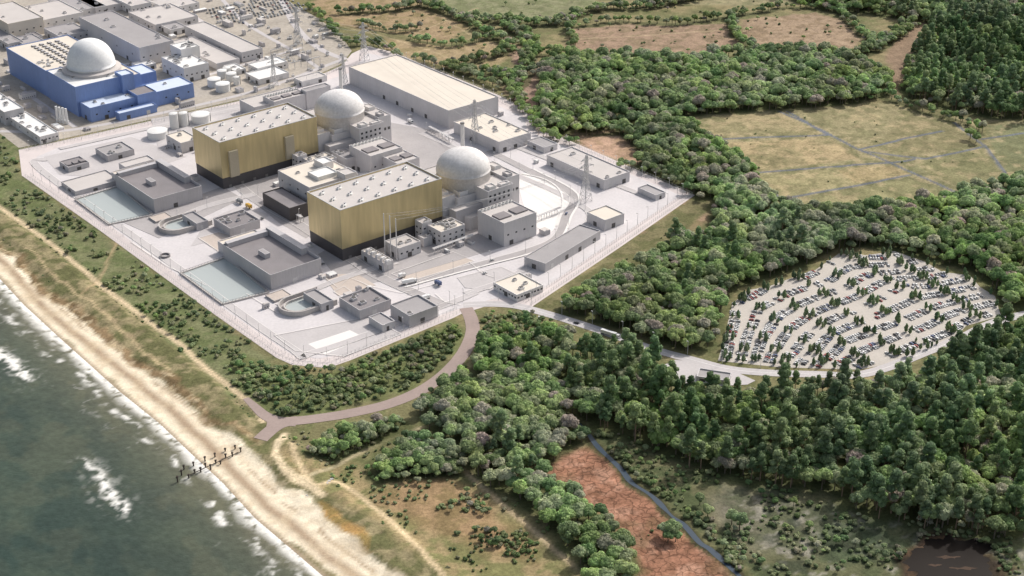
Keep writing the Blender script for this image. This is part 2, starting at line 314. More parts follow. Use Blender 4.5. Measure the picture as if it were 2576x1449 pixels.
C*=(1+.42*(fbm(X,Y,5,91,3)-.5)*(1-.7*sm))[...,None]
hz=np.where(s_sea>0,np.minimum(0,-1.2+s_sea*.04),-1.2+s_sea*.06)
hz=np.clip(hz,-9,0)
dn=sstep(26,40,s_sea)*(1-sstep(58,72,s_sea)); dn[np.abs(s_sea)>400]=0
dn*=sstep(7,16,np.minimum(dline(X,Y,ROAD_C),dline(X,Y,ROAD_F)))*sstep(3,9,dline(X,Y,PATH))
hz=hz+dn*(fbm(X,Y,16,4)*2.4+fbm(X,Y,5,44)*2.0)
def gridmesh(name,X,Y,Zz,colr,extra=None):
    ny,nx=X.shape
    me=bpy.data.meshes.new(name)
    v=np.stack([X,Y,Zz],-1).reshape(-1,3).astype(np.float32)
    i=np.arange(ny*nx).reshape(ny,nx)
    q=np.stack([i[:-1,:-1],i[:-1,1:],i[1:,1:],i[1:,:-1]],-1).reshape(-1,4)
    me.vertices.add(len(v)); me.vertices.foreach_set('co',v.ravel())
    me.loops.add(q.size); me.loops.foreach_set('vertex_index',q.ravel().astype(np.int32))
    me.polygons.add(len(q)); me.polygons.foreach_set('loop_start',np.arange(0,q.size,4,dtype=np.int32))
    me.polygons.foreach_set('use_smooth',np.ones(len(q),bool))
    me.update(calc_edges=True)
    a=me.color_attributes.new('col','FLOAT_COLOR','POINT')
    c=np.ones((ny*nx,4),np.float32); c[:,:3]=colr.reshape(-1,3); a.data.foreach_set('color',c.ravel())
    for k,arr in (extra or {}).items():
        b=me.attributes.new(k,'FLOAT','POINT'); b.data.foreach_set('value',arr.ravel().astype(np.float32))
    return me
g=gridmesh('ground',X,Y,hz,C,{'crack':crack,'sandy':sm})
m,nt,b=newmat('terrain'); M['terrain']=m
at=N(nt,'ShaderNodeAttribute',attribute_name='col'); ck=N(nt,'ShaderNodeAttribute',attribute_name='crack'); sd_=N(nt,'ShaderNodeAttribute',attribute_name='sandy')
ge=N(nt,'ShaderNodeNewGeometry')
def noise(nt,src,scale,det=5,rough=.6):
    n=N(nt,'ShaderNodeTexNoise'); n.inputs['Scale'].default_value=scale; n.inputs['Detail'].default_value=det; n.inputs['Roughness'].default_value=rough
    nt.links.new(src,n.inputs[0]); return n.outputs[0]
def mrange(nt,src,a,b_,c,d):
    r=N(nt,'ShaderNodeMapRange'); nt.links.new(src,r.inputs[0])
    for i,v in enumerate((a,b_,c,d)): r.inputs[i+1].default_value=v
    return r.outputs[0]
def math_(nt,op,a,b_):
    r=N(nt,'ShaderNodeMath',operation=op)
    for i,v in enumerate((a,b_)):
        if isinstance(v,(int,float)): r.inputs[i].default_value=v
        else: nt.links.new(v,r.inputs[i])
    return r.outputs[0]
na=mrange(nt,noise(nt,ge.outputs['Position'],.4,6,.75),.3,.7,.6,1.38)
nb=mrange(nt,noise(nt,ge.outputs['Position'],.06,4),.3,.7,.82,1.18)
nm=math_(nt,'MULTIPLY',na,nb)
mx=N(nt,'ShaderNodeMix'); nt.links.new(sd_.outputs['Fac'],mx.inputs[0]); nt.links.new(nm,mx.inputs[2])
calm=mrange(nt,noise(nt,ge.outputs['Position'],.2,6,.7),.3,.7,.84,1.1); nt.links.new(calm,mx.inputs[3])
vo=N(nt,'ShaderNodeTexVoronoi',feature='DISTANCE_TO_EDGE'); vo.inputs['Scale'].default_value=.13
wn=N(nt,'ShaderNodeTexNoise'); wn.inputs['Scale'].default_value=.12; nt.links.new(ge.outputs['Position'],wn.inputs[0])
vm=N(nt,'ShaderNodeVectorMath',operation='MULTIPLY_ADD'); nt.links.new(wn.outputs['Color'],vm.inputs[0]); vm.inputs[1].default_value=(14,14,0); nt.links.new(ge.outputs['Position'],vm.inputs[2])
nt.links.new(vm.outputs[0],vo.inputs['Vector'])
cr=mrange(nt,vo.outputs['Distance'],.01,.08,.5,1.0)
c1=math_(nt,'SUBTRACT',1.0,cr); c2=math_(nt,'MULTIPLY',c1,ck.outputs['Fac']); c3=math_(nt,'SUBTRACT',1.0,c2)
tot=math_(nt,'MULTIPLY',mx.outputs[0],c3)
scl=N(nt,'ShaderNodeVectorMath',operation='SCALE'); nt.links.new(at.outputs['Color'],scl.inputs[0]); nt.links.new(tot,scl.inputs['Scale'])
nt.links.new(scl.outputs[0],b.inputs['Base Color']); b.inputs['Roughness'].default_value=.95; setspec(b,.1)
bp=N(nt,'ShaderNodeBump'); bp.inputs['Strength'].default_value=.45; bp.inputs['Distance'].default_value=.8; nt.links.new(noise(nt,ge.outputs['Position'],.5,4),bp.inputs['Height']); nt.links.new(bp.outputs[0],b.inputs['Normal'])
g.materials.append(m); add('ground',g,label='grass, dune, heath and marsh ground around the power station',cat='ground',kind='structure')
# ------------------------------------------------------------------ sea
sx=axis(-760,60,1.6,8000); sy=axis(690,1330,1.6,6000)
X2,Y2=np.meshgrid(sx,sy)
s=-sdpoly(X2,Y2,SEA,400)
cdir=np.array([.62,-.78]); al=X2*cdir[0]+Y2*cdir[1]
m1=fbm(X2,Y2,40,11); m2=fbm(X2,Y2,10,12); m3=fbm(X2,Y2,4.5,13,3); m4=fbm(al,s*2.2,26,14)
C=np.zeros(X2.shape+(3,)); C[...]=lin(50,66,60)
mixc(sstep(.4,.65,m1),lin(62,76,66)); mixc(sstep(.5,.72,fbm(X2,Y2,90,15))*.6,lin(40,55,52))
mixc(np.exp(-np.maximum(s,0)/16)*.85,lin(136,126,104)); mixc(np.exp(-np.maximum(s,0)/60)*.45,lin(100,100,82))
mixc(sstep(.5,.62,fbm(al,s*1.4,34,19))*np.exp(-np.maximum(s,0)/100)*.5,lin(102,102,82))
mixc(sstep(.5,.66,fbm(al*.5,s*1.6,20,23))*.25,lin(78,86,72))
rid=1-np.abs(2*fbm(X2,Y2,22,16,3)-1)
foam=(1-sstep(1.0,4+15*m4,s))*sstep(.34,.58,m3+.12)
foam=np.maximum(foam,np.exp(-((s-13-20*(m4-.35))/3.2)**2)*sstep(.49,.66,m2*.7+m3*.3)*.9)
foam=np.maximum(foam,sstep(.955,.995,rid)*(1-sstep(12,50,s))*sstep(.5,.64,m2)*.3)
for px,e in (([(-40,850),(0,872),(45,898),(88,952),(70,960),(30,930),(0,908),(-40,885)],2),([(214,1148),(240,1166),(275,1205),(325,1268),(325,1282),(290,1276),(262,1245),(240,1200)],2.5),([(185,870),(250,912),(320,985),(310,995),(240,948),(185,900)],4),([(565,1200),(640,1270),(645,1283),(600,1258),(565,1222)],3)):
    dd_=sdpoly(X2+(m2-.5)*12,Y2+(m3-.5)*14,PP(px)); q=1-sstep(-e,e,dd_); foam=np.maximum(foam,q*sstep(.36,.60,m3*.8+.25*m2)); foam=np.maximum(foam,(1-sstep(0,14,dd_))*sstep(.52,.75,m3)*.3)
foam=np.clip(foam,0,1)
mixc(foam*.92,lin(228,226,220,1.0))
hs=-1.2+np.where(np.abs(s)<400,1,0)*((m2-.5)*.5+.35*foam)*sstep(0,12,s)
w=gridmesh('sea_water',X2,Y2,hs,C,{'foam':foam})
m,nt,b=newmat('sea'); at=N(nt,'ShaderNodeAttribute',attribute_name='col'); fo=N(nt,'ShaderNodeAttribute',attribute_name='foam')
ge=N(nt,'ShaderNodeNewGeometry')
k=mrange(nt,noise(nt,ge.outputs['Position'],.2,7,.65),.3,.7,.8,1.2)
scl=N(nt,'ShaderNodeVectorMath',operation='SCALE'); nt.links.new(at.outputs['Color'],scl.inputs[0]); nt.links.new(k,scl.inputs['Scale']); nt.links.new(scl.outputs[0],b.inputs['Base Color'])
nt.links.new(mrange(nt,fo.outputs['Fac'],0,1,.3,.9),b.inputs['Roughness']); setspec(b,.1)
bp=N(nt,'ShaderNodeBump'); bp.inputs['Strength'].default_value=.55; bp.inputs['Distance'].default_value=.8; nt.links.new(noise(nt,ge.outputs['Position'],.2,6,.6),bp.inputs['Height']); nt.links.new(bp.outputs[0],b.inputs['Normal'])
w.materials.append(m); add('sea_water',w,label='murky green-grey sea with white breakers along the beach',cat='sea',kind='structure')
# ------------------------------------------------------------------ sheets
M['plat']=mat('perimeter_concrete',lin(204,194,191),.9,.09,.05,fine=.5)
M['inner']=mat('yard_concrete',lin(200,195,195),.9,.11,.03,fine=.4)
M['asph']=mat('pale_asphalt',lin(185,180,179),.9,.10,.04,fine=.5)
M['asph2']=mat('grey_asphalt',lin(167,162,161),.9,.12,.05,fine=.5)
M['tan']=mat('tan_gravel',lin(190,178,168),.95,.12,.06,fine=.6)
M['bright']=mat('white_road_surface',lin(222,218,214),.9,.06,.05)
M['brownroad']=mat('brown_asphalt',lin(154,138,131),.9,.12,.06,fine=.5)
M['yard']=mat('old_yard_ground',lin(166,158,147),.95,.26,.03,fine=.25)
M['park']=mat('car_park_surface',lin(184,177,168),.95,.12,.05,fine=.5)
mb=MB().prism([tuple(p) for p in PLAT],-1.0,.12); struct('platform_pavement','pale concrete platform under the new power station',mb,[M['plat']])
mb=MB().prism([tuple(p) for p in INNER],.0,.16); struct('yard_pavement','light grey concrete yard inside the perimeter road',mb,[M['inner']])
mb=MB().prism([tuple(p) for p in YARD],-1.0,.06); struct('old_yard_ground','beige ground of the older power station yard',mb,[M['yard']])
mb=MB().prism([tuple(p) for p in PARK],-1.0,.10); struct('car_park_pavement','pale surfaced staff car park among woodland',mb,[M['park']])
def strip(mb,pl,wd,z,mi=0):
    pl=np.array(pl); t=np.gradient(pl,axis=0); t/=np.hypot(t[:,0],t[:,1])[:,None]+1e-9; n=np.stack([-t[:,1],t[:,0]],1)
    wd=np.broadcast_to(np.asarray(wd,float),(len(pl),))[:,None]
    L=pl+n*wd/2; R=pl-n*wd/2; k=len(pl)
    mb._add([(a[0],a[1],z) for a in L]+[(a[0],a[1],z) for a in R],[(k+i,k+i+1,i+1,i) for i in range(k-1)],mi)
    return mb
mb=strip(MB(),ROAD_C,11.5,.22); strip(mb,ROAD_F,np.linspace(14,4.5,len(ROAD_F)),.19)
mb.prism([tuple(q) for q in PP([(770,1050),(690,1058),(655,1040),(672,1062),(668,1085),(700,1078),(760,1064)])],.0,.17)
struct('curved_road','brown asphalt road curving from the site gate to the beach',mb,[M['brownroad']])
mb=strip(MB(),ROAD_E,10,.20); strip(mb,ROAD_E,.35,.25,1); struct('access_road','pale grey access road running past the car park',mb,[M['asph'],M['white']])
cw=3.4+3.0*(vn(CREEK[:,0],CREEK[:,1],14,95)-.5)
struct('creek_water','narrow dark creek between grassy banks',strip(MB(),CREEK,cw,.08),[M['creek']])
pm=POND.mean(0); mb=MB(); an=np.linspace(0,2*math.pi,49)[:-1]
sp=smooth(np.vstack([POND,POND[:1]]),7)[:-1]; nz=fbm(sp[:,0],sp[:,1],8,81)[:,None]
mb.prism([tuple(q) for q in pm+(sp-pm)*(.45+.95*nz)],-.5,.06); struct('pond_water','dark brown still marsh pond',mb,[M['bog']])
mb=MB()
for (cx,cy,rx,ry) in ((2385,1402,7,1.4),(2352,1422,4,1.0),(2425,1430,8,1.3)):
    c0=np.array(P(cx,cy)); mb.prism([(c0[0]+rx*math.cos(a)*(1+.3*math.sin(3*a)),c0[1]+ry*math.sin(a)*(1+.5*math.cos(5*a+cx))) for a in an],-.3,.10)
M['mud']=mat('dark_mud',lin(76,60,48),.9,.3,.3); struct('mud_bank','dark mud banks in the marsh pond',mb,[M['mud']])
mb=MB().prism([tuple(p) for p in PP([(1672,918),(1700,905),(1790,920),(1860,940),(1900,958),(1880,968),(1800,972),(1705,962)])],0,.24); struct('lay_by_pavement','pale concrete apron beside the car park gatehouse',mb,[M['asph']])
PT=[('tan',[(985,692),(1140,637),(1192,657),(1040,712)]),('asph',[(690,845),(930,798),(1010,842),(865,898),(742,884)]),('bright',[(775,866),(880,831),(918,850),(818,892)]),
 ('asph2',[(590,470),(780,400),(940,500),(770,600),(700,560)]),('asph',[(110,395),(330,345),(470,395),(300,450),(150,440)]),
 ('asph2',[(800,640),(870,600),(1200,520),(1330,560),(1340,600),(1000,700),(900,720),(840,690)]),('bright',[(1296,442),(1330,434),(1440,480),(1432,540),(1380,590),(1330,560)]),
 ('asph',[(480,620),(600,590),(680,540),(600,520),(520,555)]),('tan',[(810,690),(900,690),(945,718),(850,745)]),('tan',[(500,600),(550,585),(600,600),(560,640)]),('asph2',[(310,560),(560,470),(610,500),(400,600)]),
 ('asph',[(1150,700),(1260,672),(1300,690),(1230,730),(1170,725)]),('asph2',[(930,300),(1100,330),(1200,420),(1080,440),(960,380)]),('asph',[(380,300),(600,262),(640,300),(500,360),(400,380)])]
mats=['tan','asph','bright','asph2','inner']; mb=MB()
for i,(k,px) in enumerate(PT):
    mb.prism([tuple(p) for p in PP(px)],.1,.20+.02*i,mats.index(k))
struct('yard_paving_patches','grey, tan and white paving areas between the buildings',mb,[M[k] for k in mats],cat='pavement')
RD=[([(118,402),(100,425),(400,640),(720,868),(800,884),(1120,768),(1200,735)],7,'asph'),([(560,430),(640,500),(760,570),(880,650),(960,700),(1120,770)],10,'asph2'),
 ([(1030,716),(1110,692),(1230,660),(1330,632),(1400,600),(1425,545),(1440,490),(1330,430),(1230,380)],9,'asph2'),([(1060,335),(1250,420),(1430,500),(1480,560),(1300,690),(1170,740)],7,'asph'),
 ([(430,560),(520,520),(640,490)],8,'asph'),([(700,770),(850,705),(1000,660)],7,'asph'),([(900,175),(1100,290),(1300,370),(1640,500)],7,'asph'),([(150,375),(400,318),(640,265)],7,'asph')]
mb=MB()
for i,(px,wd,k) in enumerate(RD):
    pl=smooth(PP(px),8); strip(mb,pl,wd,.52+.02*i,['asph','asph2','bright'].index(k))
    t=np.gradient(pl,axis=0); t/=np.hypot(t[:,0],t[:,1])[:,None]; n=np.stack([-t[:,1],t[:,0]],1)
    for sg in (-1,1): strip(mb,pl+n*sg*(wd/2+.25),.45,.70+.01*i,2)
pl=smooth(PP([(1018,724),(1110,699),(1230,667),(1340,637),(1408,603),(1436,548),(1452,488),(1340,426)]),8); strip(mb,pl,2.2,.82,2)
pl=smooth(PP([(1310,438),(1370,452),(1408,480),(1415,520),(1400,570)]),8); strip(mb,pl,1.8,.84,2)
for px in ([(805,690),(850,725),(880,700),(910,712),(930,722)],[(840,735),(865,722),(885,735),(860,748),(840,735)],[(1180,660),(1215,690),(1245,700)],[(930,720),(1010,738),(1100,715)],[(985,690),(1140,635),(1194,657),(1040,714),(985,690)],[(690,845),(930,798),(1010,842),(865,898),(742,884),(690,845)],[(700,790),(620,740),(590,760)],[(330,610),(420,670),(520,720)],[(1150,700),(1260,672),(1300,690),(1230,730)],[(1095,740),(1120,762),(1160,768)],[(500,600),(550,585),(600,600),(560,640),(500,600)]):
    strip(mb,PP(px),.7,.86,2)
struct('site_roads','grey asphalt site roads with white edge lines',mb,[M['asph'],M['asph2'],M['bright']],cat='road')
mb=MB()
for i,(px,wd) in enumerate([([(0,330),(150,330),(330,300),(560,250),(700,210),(860,150)],7),([(470,30),(560,90),(640,150),(700,215)],7),([(60,230),(190,320)],6),([(690,-40),(740,60),(800,120),(870,150)],9),([(560,0),(620,60),(740,130),(800,170)],6),([(330,250),(520,190),(760,120)],6)]):
    strip(mb,smooth(PP(px),6),wd,.12+.02*i)
struct('old_yard_roads','grey service roads through the older station',mb,[M['asph']],cat='road')
# ------------------------------------------------------------------ buildings
FOOT=[]
def building(name,label,cat,near,du,dw,h,ang=AA,wall='wall',roof='roofg',par=1.0,doors=(1,1),wins=None,units=0,plinth=None,fans=0,louv=0,z0=0.0,unitmat='wall2'):
    root=add(name,None,loc=(near[0],near[1],z0),rot=ang,label=label,cat=cat)
    a_=A_(ang); b0_=np.array([-a_[1],a_[0]]); FOOT.append((np.array(near[:2]),a_,b0_,du,dw))
    t=.55; mb=MB(); pb=0
    if plinth: pb=plinth[0]
    for (x0,x1,y0,y1) in ((0,du,0,t),(0,du,dw-t,dw),(0,t,t,dw-t),(du-t,du,t,dw-t)): mb.box(x0,x1,y0,y1,pb,h)
    add('wall',mb.mesh('wall',[M[wall]]),root)
    if plinth:
        mb=MB().box(.3,du-.3,.3,dw-.3,-.5,pb); add('plinth',mb.mesh('plinth',[M[plinth[1]]]),root)
    mb=MB().box(t+.003,du-t-.003,t+.003,dw-t-.003,h-par-.5,h-par); add('roof',mb.mesh('roof',[M[roof]]),root)
    for f in (0,1):
        n=doors[f]; L=du if f==0 else dw
        for i in range(n):
            wd=min(4.5,L*.2); c=L*(i+.5)/n+random.uniform(-.1,.1)*L/max(n,1); dh=min(4.8,h*.6)
            mb=MB().box(-wd/2,wd/2,-.12,0,0,dh)
            o=add('door',mb.mesh('door',[M['dark'] if random.random()<.6 else M['steel']]),root,loc=(c,-.003,0) if f==0 else (-.003,c,0),rot=0 if f==0 else -math.pi/2)
    if wins:
        nf,ns,rows=wins
        for f,n in ((0,nf),(1,ns)):
            L=du if f==0 else dw
            for r in range(rows):
                for i in range(n):
                    mb=MB().box(-1.1,1.1,-.1,0,0,1.5)
                    c=L*(i+.5)/n; zz=h*(.25+.6*(r+.3)/rows)
                    add('window',mb.mesh('window',[M['glass']]),root,loc=(c,-.004,zz) if f==0 else (-.004,c,zz),rot=0 if f==0 else -math.pi/2)
    for i in range(units):
        a=random.uniform(1.5,3.2);b_=random.uniform(1.2,2.4);hh=random.uniform(1.2,2.4)
        x=random.uniform(t+a,max(t+a+.1,du-t-a)); y=random.uniform(t+b_,max(t+b_+.1,dw-t-b_))
        mb=MB().box(-a,a,-b_,b_,0,hh); mb.box(-a*.7,a*.7,-b_*.7,b_*.7,hh,hh+.4,1)
        add('rooftop_unit',mb.mesh('rooftop_unit',[M[unitmat],M['dark']]),root,loc=(x,y,h-par+.01*i))
    for i in range(fans):
        r=min(1.9,du/fans*.42)
        mb=MB().cyl(0,0,r,0,1.8,14,0); mb.cyl(0,0,r*.7,1.8,1.9,14,1)
        add('roof_fan',mb.mesh('roof_fan',[M['roofw'],M['dark']]),root,loc=(du*(i+.5)/fans,dw-3.2,h-par+.02))
    for i in range(louv):
        a=du/louv*.36; mb=MB().box(-a,a,-dw*.18,dw*.12,0,1.4)
        add('roof_louvre',mb.mesh('roof_louvre',[M['roofd']]),root,loc=(du*(i+.5)/louv,dw*.42,h-par+.03))
    return root
def bpx(name,label,cat,near,left,right,h,ang=AA,both=False,**kw):
    n=np.array(P(*near,h)); l=np.array(P(*left,h)); r=np.array(P(*right,h))
    a=A_(ang); bb=np.array([-a[1],a[0]])
    du=float((r-n)@a); dw=float((l-n)@bb)
    du=max(du,3);dw=max(dw,3)
    o=building(name,label,cat,n,du,dw,h,ang,**kw)
    if both: building(name,label,cat,n+OFF,du,dw,h,ang,**kw)
    return o
def uvb(name,label,cat,u0,u1,v0,v1,h,unit,**kw):
    O=O2 if unit==2 else O1
    return building(name,label,cat,O+Au*u0+Vu*v1,u1-u0,v1-v0,h,AA,**kw)
for U_ in (2,1):
    r=uvb('turbine_hall','gold clad turbine hall on a black plinth with pale vented roof','turbine hall',0,113,-54,0,50,U_,wall='gold',roof='roofl',par=1.2,doors=(0,0),plinth=(12,'black'))
    mb=MB()
    for (x0,x1,y0,y1) in ((-.05,113.05,-.05,.7),(-.05,113.05,53.3,54.05),(-.05,.7,.7,53.3),(112.3,113.05,.7,53.3)): mb.box(x0,x1,y0,y1,50,50.5)
    add('parapet_coping',mb.mesh('parapet_coping',[M['steel']]),r)
    vm_=MB().box(-3.6,3.6,-1.1,1.1,0,1.5).box(-1.4,1.4,-2.3,2.3,0,1.1).box(-2.9,-.9,-.7,.7,1.5,2.5,1).box(.9,2.9,-.7,.7,1.5,2.5,1).mesh('roof_vent',[M['roofw'],M['walld']])
    for i in range(6):
        for j in range(3):
            add('roof_vent',vm_,r,loc=(10+i*18.6,9+j*17.5,48.8),rot=.5)
    for i in range(8):
        mb=MB().box(-1.5,1.5,-.1,0,0,3.5); add('door',mb.mesh('door',[M['steeld']]),r,loc=(8+i*14,.29,0))
    if U_==1:
        for x in (13,78):
            mb=MB().box(-5,5,-3,-.01,0,27 if x==13 else 24); add('stair_tower',mb.mesh('stair_tower',[M['goldgrey']]),r,loc=(x,0,12 if x==13 else 14))
def profile(r,z0,zs,zt,n=14):
    p=[(r,z0),(r,zs-1.2),(r+.35,zs-1.1),(r+.35,zs)]
    for i in range(n+1):
        a=math.pi/2*i/n; p.append((max(r*math.cos(a)**.92,0.01),zs+.05+(zt-zs)*math.sin(a)))
    return p
for U_ in (2,1):
    O=O2 if U_==2 else O1
    c=O+Au*155.5+Vu*(-22)
    r=add('reactor_building',None,loc=(c[0],c[1],0),rot=AA,label='domed concrete reactor building ringed by grey block annexes',cat='reactor building')
    dm=add('dome',MB().rev(profile(26,20,42,62),64).mesh('dome',[M['dome']],True),r)
    def bx(nm,x0,x1,v0,v1,h,wm='wall',rm='roofl',z0=0):
        X0,X1=x0-155.5,x1-155.5; Y0,Y1=-(v1+22),-(v0+22)
        mb=MB(); t=.5
        for (a,b_,c_,d) in ((X0,X1,Y0,Y0+t),(X0,X1,Y1-t,Y1),(X0,X0+t,Y0+t,Y1-t),(X1-t,X1,Y0+t,Y1-t)): mb.box(a,b_,c_,d,z0,h,0)
        mb.box(X0+t+.003,X1-t-.003,Y0+t+.003,Y1-t-.003,h-1.5,h-.9,1)
        add(nm,mb.mesh(nm,[M[wm],M[rm]]),r)
    bx('safeguard_block',113.2,128,-58,0,30); bx('safeguard_block',128.01,150,-12,4,27); bx('safeguard_block',150.01,181,-6,22,34); bx('safeguard_block',181.01,197,-30,12,36)
    bx('safeguard_block',181.01,197,-62,-30.01,33); bx('safeguard_block',128.01,181,-66,-44,31); bx('low_annex',118,150,4.01,14,20,'walld'); bx('low_annex',128,150,14.01,22,13,'wall'); bx('low_annex',113.2,128,.01,9,12,'walld')
    bx('low_annex',197.01,205,-50,0,18,'wall'); bx('roof_house',133,143,-9,1,30.5,'wall2',z0=25.6); bx('roof_house',186,194,-24,-12,39,'wall2',z0=34.6); bx('roof_house',116,124,-40,-28,33,'wall2',z0=28.6)
    bx('roof_house',154,162,12,20,36.5,'wall2',z0=32.6); bx('roof_house',168,178,14,20,35.5,'wall2',z0=32.6); bx('roof_house',117,125,-14,-6,32,'wall2',z0=28.6); bx('roof_house',184,190,2,10,38.5,'walld',z0=34.6); bx('low_annex',150.2,165,22.01,28,9,'walld')
    for i in range(5):
        for k in range(2):
            mb=MB().box(-1.2,1.2,-.1,0,0,2.2); add('window',mb.mesh('window',[M['glass']]),r,loc=(153+i*5.6-155.5,-44.01,22+k*5))
    for i in range(3):
        mb=MB().box(-1.5,1.5,-.1,0,0,3); add('window',mb.mesh('window',[M['dark']]),r,loc=(184+i*5-155.5,-34.01,20))
    for i in range(4):
        mb=MB().box(-1,1,-.1,0,0,1.6); add('window',mb.mesh('window',[M['dark']]),r,loc=(113.19-155.5,-16+i*6,22),rot=-math.pi/2)
    s_=O+Au*180+Vu*(-54)
    mb=MB().cyl(0,0,1.9,30,73,16,0).cyl(0,0,2.1,72,73.4,16,1)
    r2=add('vent_stack',mb.mesh('vent_stack',[M['wall2'],M['steeld']]),loc=(s_[0],s_[1],0),label='pale ventilation stack rising behind the reactor dome',cat='chimney')
bpx('diesel_building','tall grey diesel building with row of roof fans','industrial building',(1268,562),(1197,530),(1338,528),24,both=True,fans=9,louv=2,doors=(2,1),wins=(4,0,1),roof='roofl')
bpx('auxiliary_building','low grey electrical building with cluttered pale roof','industrial building',(1110,584),(1078,565),(1168,563),16,both=True,units=9,roof='roofc',wins=(4,3,2))
bpx('auxiliary_building','narrow grey service block beside the turbine hall','industrial building',(1062,562),(1044,552),(1085,553),19,both=True,units=1,roof='roofl',doors=(1,0),wins=(2,2,2))
bpx('auxiliary_building','small grey block beside the turbine hall','industrial building',(1066,600),(1050,592),(1086,592),9,units=1,roof='roofl',doors=(1,0))
bpx('transformer_building','pale grey transformer building with flat roof','industrial building',(1003,625),(972,604),(1058,606),12,units=2,roof='roofl',wins=(4,0,1))
bpx('transformer_building','row of pale transformer cells below the gold hall','industrial building',(965,662),(917,626),(990,654),9,units=0,roof='roofc',doors=(1,3))
for k in range(5):
    p=P(928+k*12,634+k*6.8,9); mb=MB().box(-2.6,2.6,-1.8,1.8,8,11.5).box(-1.8,1.8,-1.2,1.2,11.5,12.2)
    add('transformer',mb.mesh('transformer',[M['wall2']]),loc=(p[0],p[1],0),rot=AA,label='pale transformer unit on the transformer building',cat='transformer',group='transformers in a row')
for (x,y) in ((969,640),(984,646),(999,654)):
    p=P(x,y); mb=MB().cyl(0,0,.6,0,41,12,0,.4).cyl(0,0,1.1,0,2,12,0)
    add('steel_mast',mb.mesh('steel_mast',[M['wall2']]),loc=(p[0],p[1],0),label='slim pale steel mast in front of the gold hall',cat='mast',group='pale masts at the turbine hall')
def pump(Ov):
    n=np.array(P(680,692,15))+Ov; l=np.array(P(566,612,15))+Ov; r=np.array(P(800,645,15))+Ov
    bb=-Vu; du=float((r-n)@Au); dw=float((l-n)@bb)
    root=building('pump_house','grey walled pump house with sunken dark roof','pump house',n,du,dw,15,wall='walld',roof='roofd',par=2.6,doors=(1,0))
    mb=MB().box(-2.6,2.6,-6,6,0,4.5).box(-2,2,-5.4,5.4,4.5,4.51,1); add('roof_house',mb.mesh('roof_house',[M['walld'],M['roofg']]),root,loc=(du*.36,dw*.5,12.41))
    mb=MB().box(du-7,du-.6,dw*.25,dw-.6,12.4,18.5); mb.box(2,du-8,dw-6,dw-.6,12.4,17); add('upper_block',mb.mesh('upper_block',[M['walld']]),root)
    building('pump_house_annex','low pale roofed annex behind the pump house','industrial building',n-Vu*(dw+.3)+Au*4,du*.75,16,11,roof='roofc',doors=(0,1))
pump(np.zeros(2)); pump(OFF)
for Ov in (np.zeros(2),OFF):
    c=[np.array(p)+Ov for p in (P(455,690),P(568,650),P(676,738),P(560,768))]
    mb=MB().prism([tuple(x) for x in c],.1,.62); struct('basin_water','still pale water in the rectangular forebay',mb,[M['pool']],cat='water')
    root=add('basin_wall',None,loc=(c[0][0],c[0][1],0),label='low concrete wall around the rectangular forebay',cat='wall')
    mb=MB()
    for i in range(4):
        a=c[i]-c[0]; b_=c[(i+1)%4]-c[0]; mb.bar((a[0],a[1],.9),(b_[0],b_[1],.9),1.5)
    add('wall',mb.mesh('wall',[M['conc']]),root)
    mb=MB()
    for i in range(4):
        a=c[i]-c[0]; b_=c[(i+1)%4]-c[0]; L=np.hypot(*(b_-a)); k=int(L/3)
        for t in range(k):
            q=a+(b_-a)*t/k; mb.bar((q[0],q[1],1.5),(q[0],q[1],2.9),.22)
        mb.bar((a[0],a[1],2.9),(b_[0],b_[1],2.9),.2)
    add('railing',mb.mesh('railing',[M['steeld']]),root)
    cc=np.array(P(748,776))+Ov; R=16
    def dsh(R,L,n=20):
        return [(L,R)]+[(R*math.cos(a),R*math.sin(a)) for a in np.linspace(math.pi/2,3*math.pi/2,n)]+[(L,-R)]
    root=add('outfall_basin',None,loc=(cc[0],cc[1],0),rot=AA,label='horseshoe shaped concrete outfall basin',cat='basin')
    mb=MB()
    for RR,hh,LL in ((R,5,30),(R-4.5,3.4,20)):
        p=dsh(RR,LL)
        for i in range(len(p)-1):
            a,b_=p[i],p[i+1]; q=dsh(RR-1.2,LL)
            mb._add([(a[0],a[1],0),(b_[0],b_[1],0),(q[i+1][0],q[i+1][1],0),(q[i][0],q[i][1],0),(a[0],a[1],hh),(b_[0],b_[1],hh),(q[i+1][0],q[i+1][1],hh),(q[i][0],q[i][1],hh)],[(4,5,6,7),(0,1,5,4),(2,3,7,6)],0)
    mb.box(20,21,-R+5.7,R-5.7,0,3.4)
    add('basin_wall',mb.mesh('basin_wall',[M['conc']]),root)
    mb=MB().prism(dsh(R-5.8,19.9),.3,1.4); add('basin_water',mb.mesh('basin_water',[M['pool']]),root)
    mb=MB().prism(dsh(R-1.25,30),.3,.9); add('basin_floor',mb.mesh('basin_floor',[M['asph2']]),root)
bpx('outfall_building','grey outfall building with dark flat roof','industrial building',(808,765),(757,738),(838,754),8,both=True,roof='roofg',wall='walld',par=1.2)
bpx('outfall_building','grey outfall building with stepped dark roof and units','industrial building',(905,781),(848,750),(983,752),9,both=True,roof='roofd',wall='walld',units=6,par=1.6,unitmat='wall')
bpx('outfall_building','low grey valve chamber','valve chamber',(690,757),(657,745),(735,742),2.2,both=True,roof='tan',wall='conc',doors=(0,0),par=.5)
bpx('workshop','grey workshop with recessed flat roof','workshop',(1030,795),(975,768),(1100,768),11,roof='roofg',wall='walld',par=1.4,units=1)
bpx('workshop','small grey workshop block','workshop',(962,818),(925,797),(993,806),7,roof='roofg',doors=(1,1))
bpx('gatehouse','pale roofed entrance building','office building',(1300,742),(1224,716),(1360,713),7,roof='roofc',wall='wall2',units=3,wins=(8,8,1))
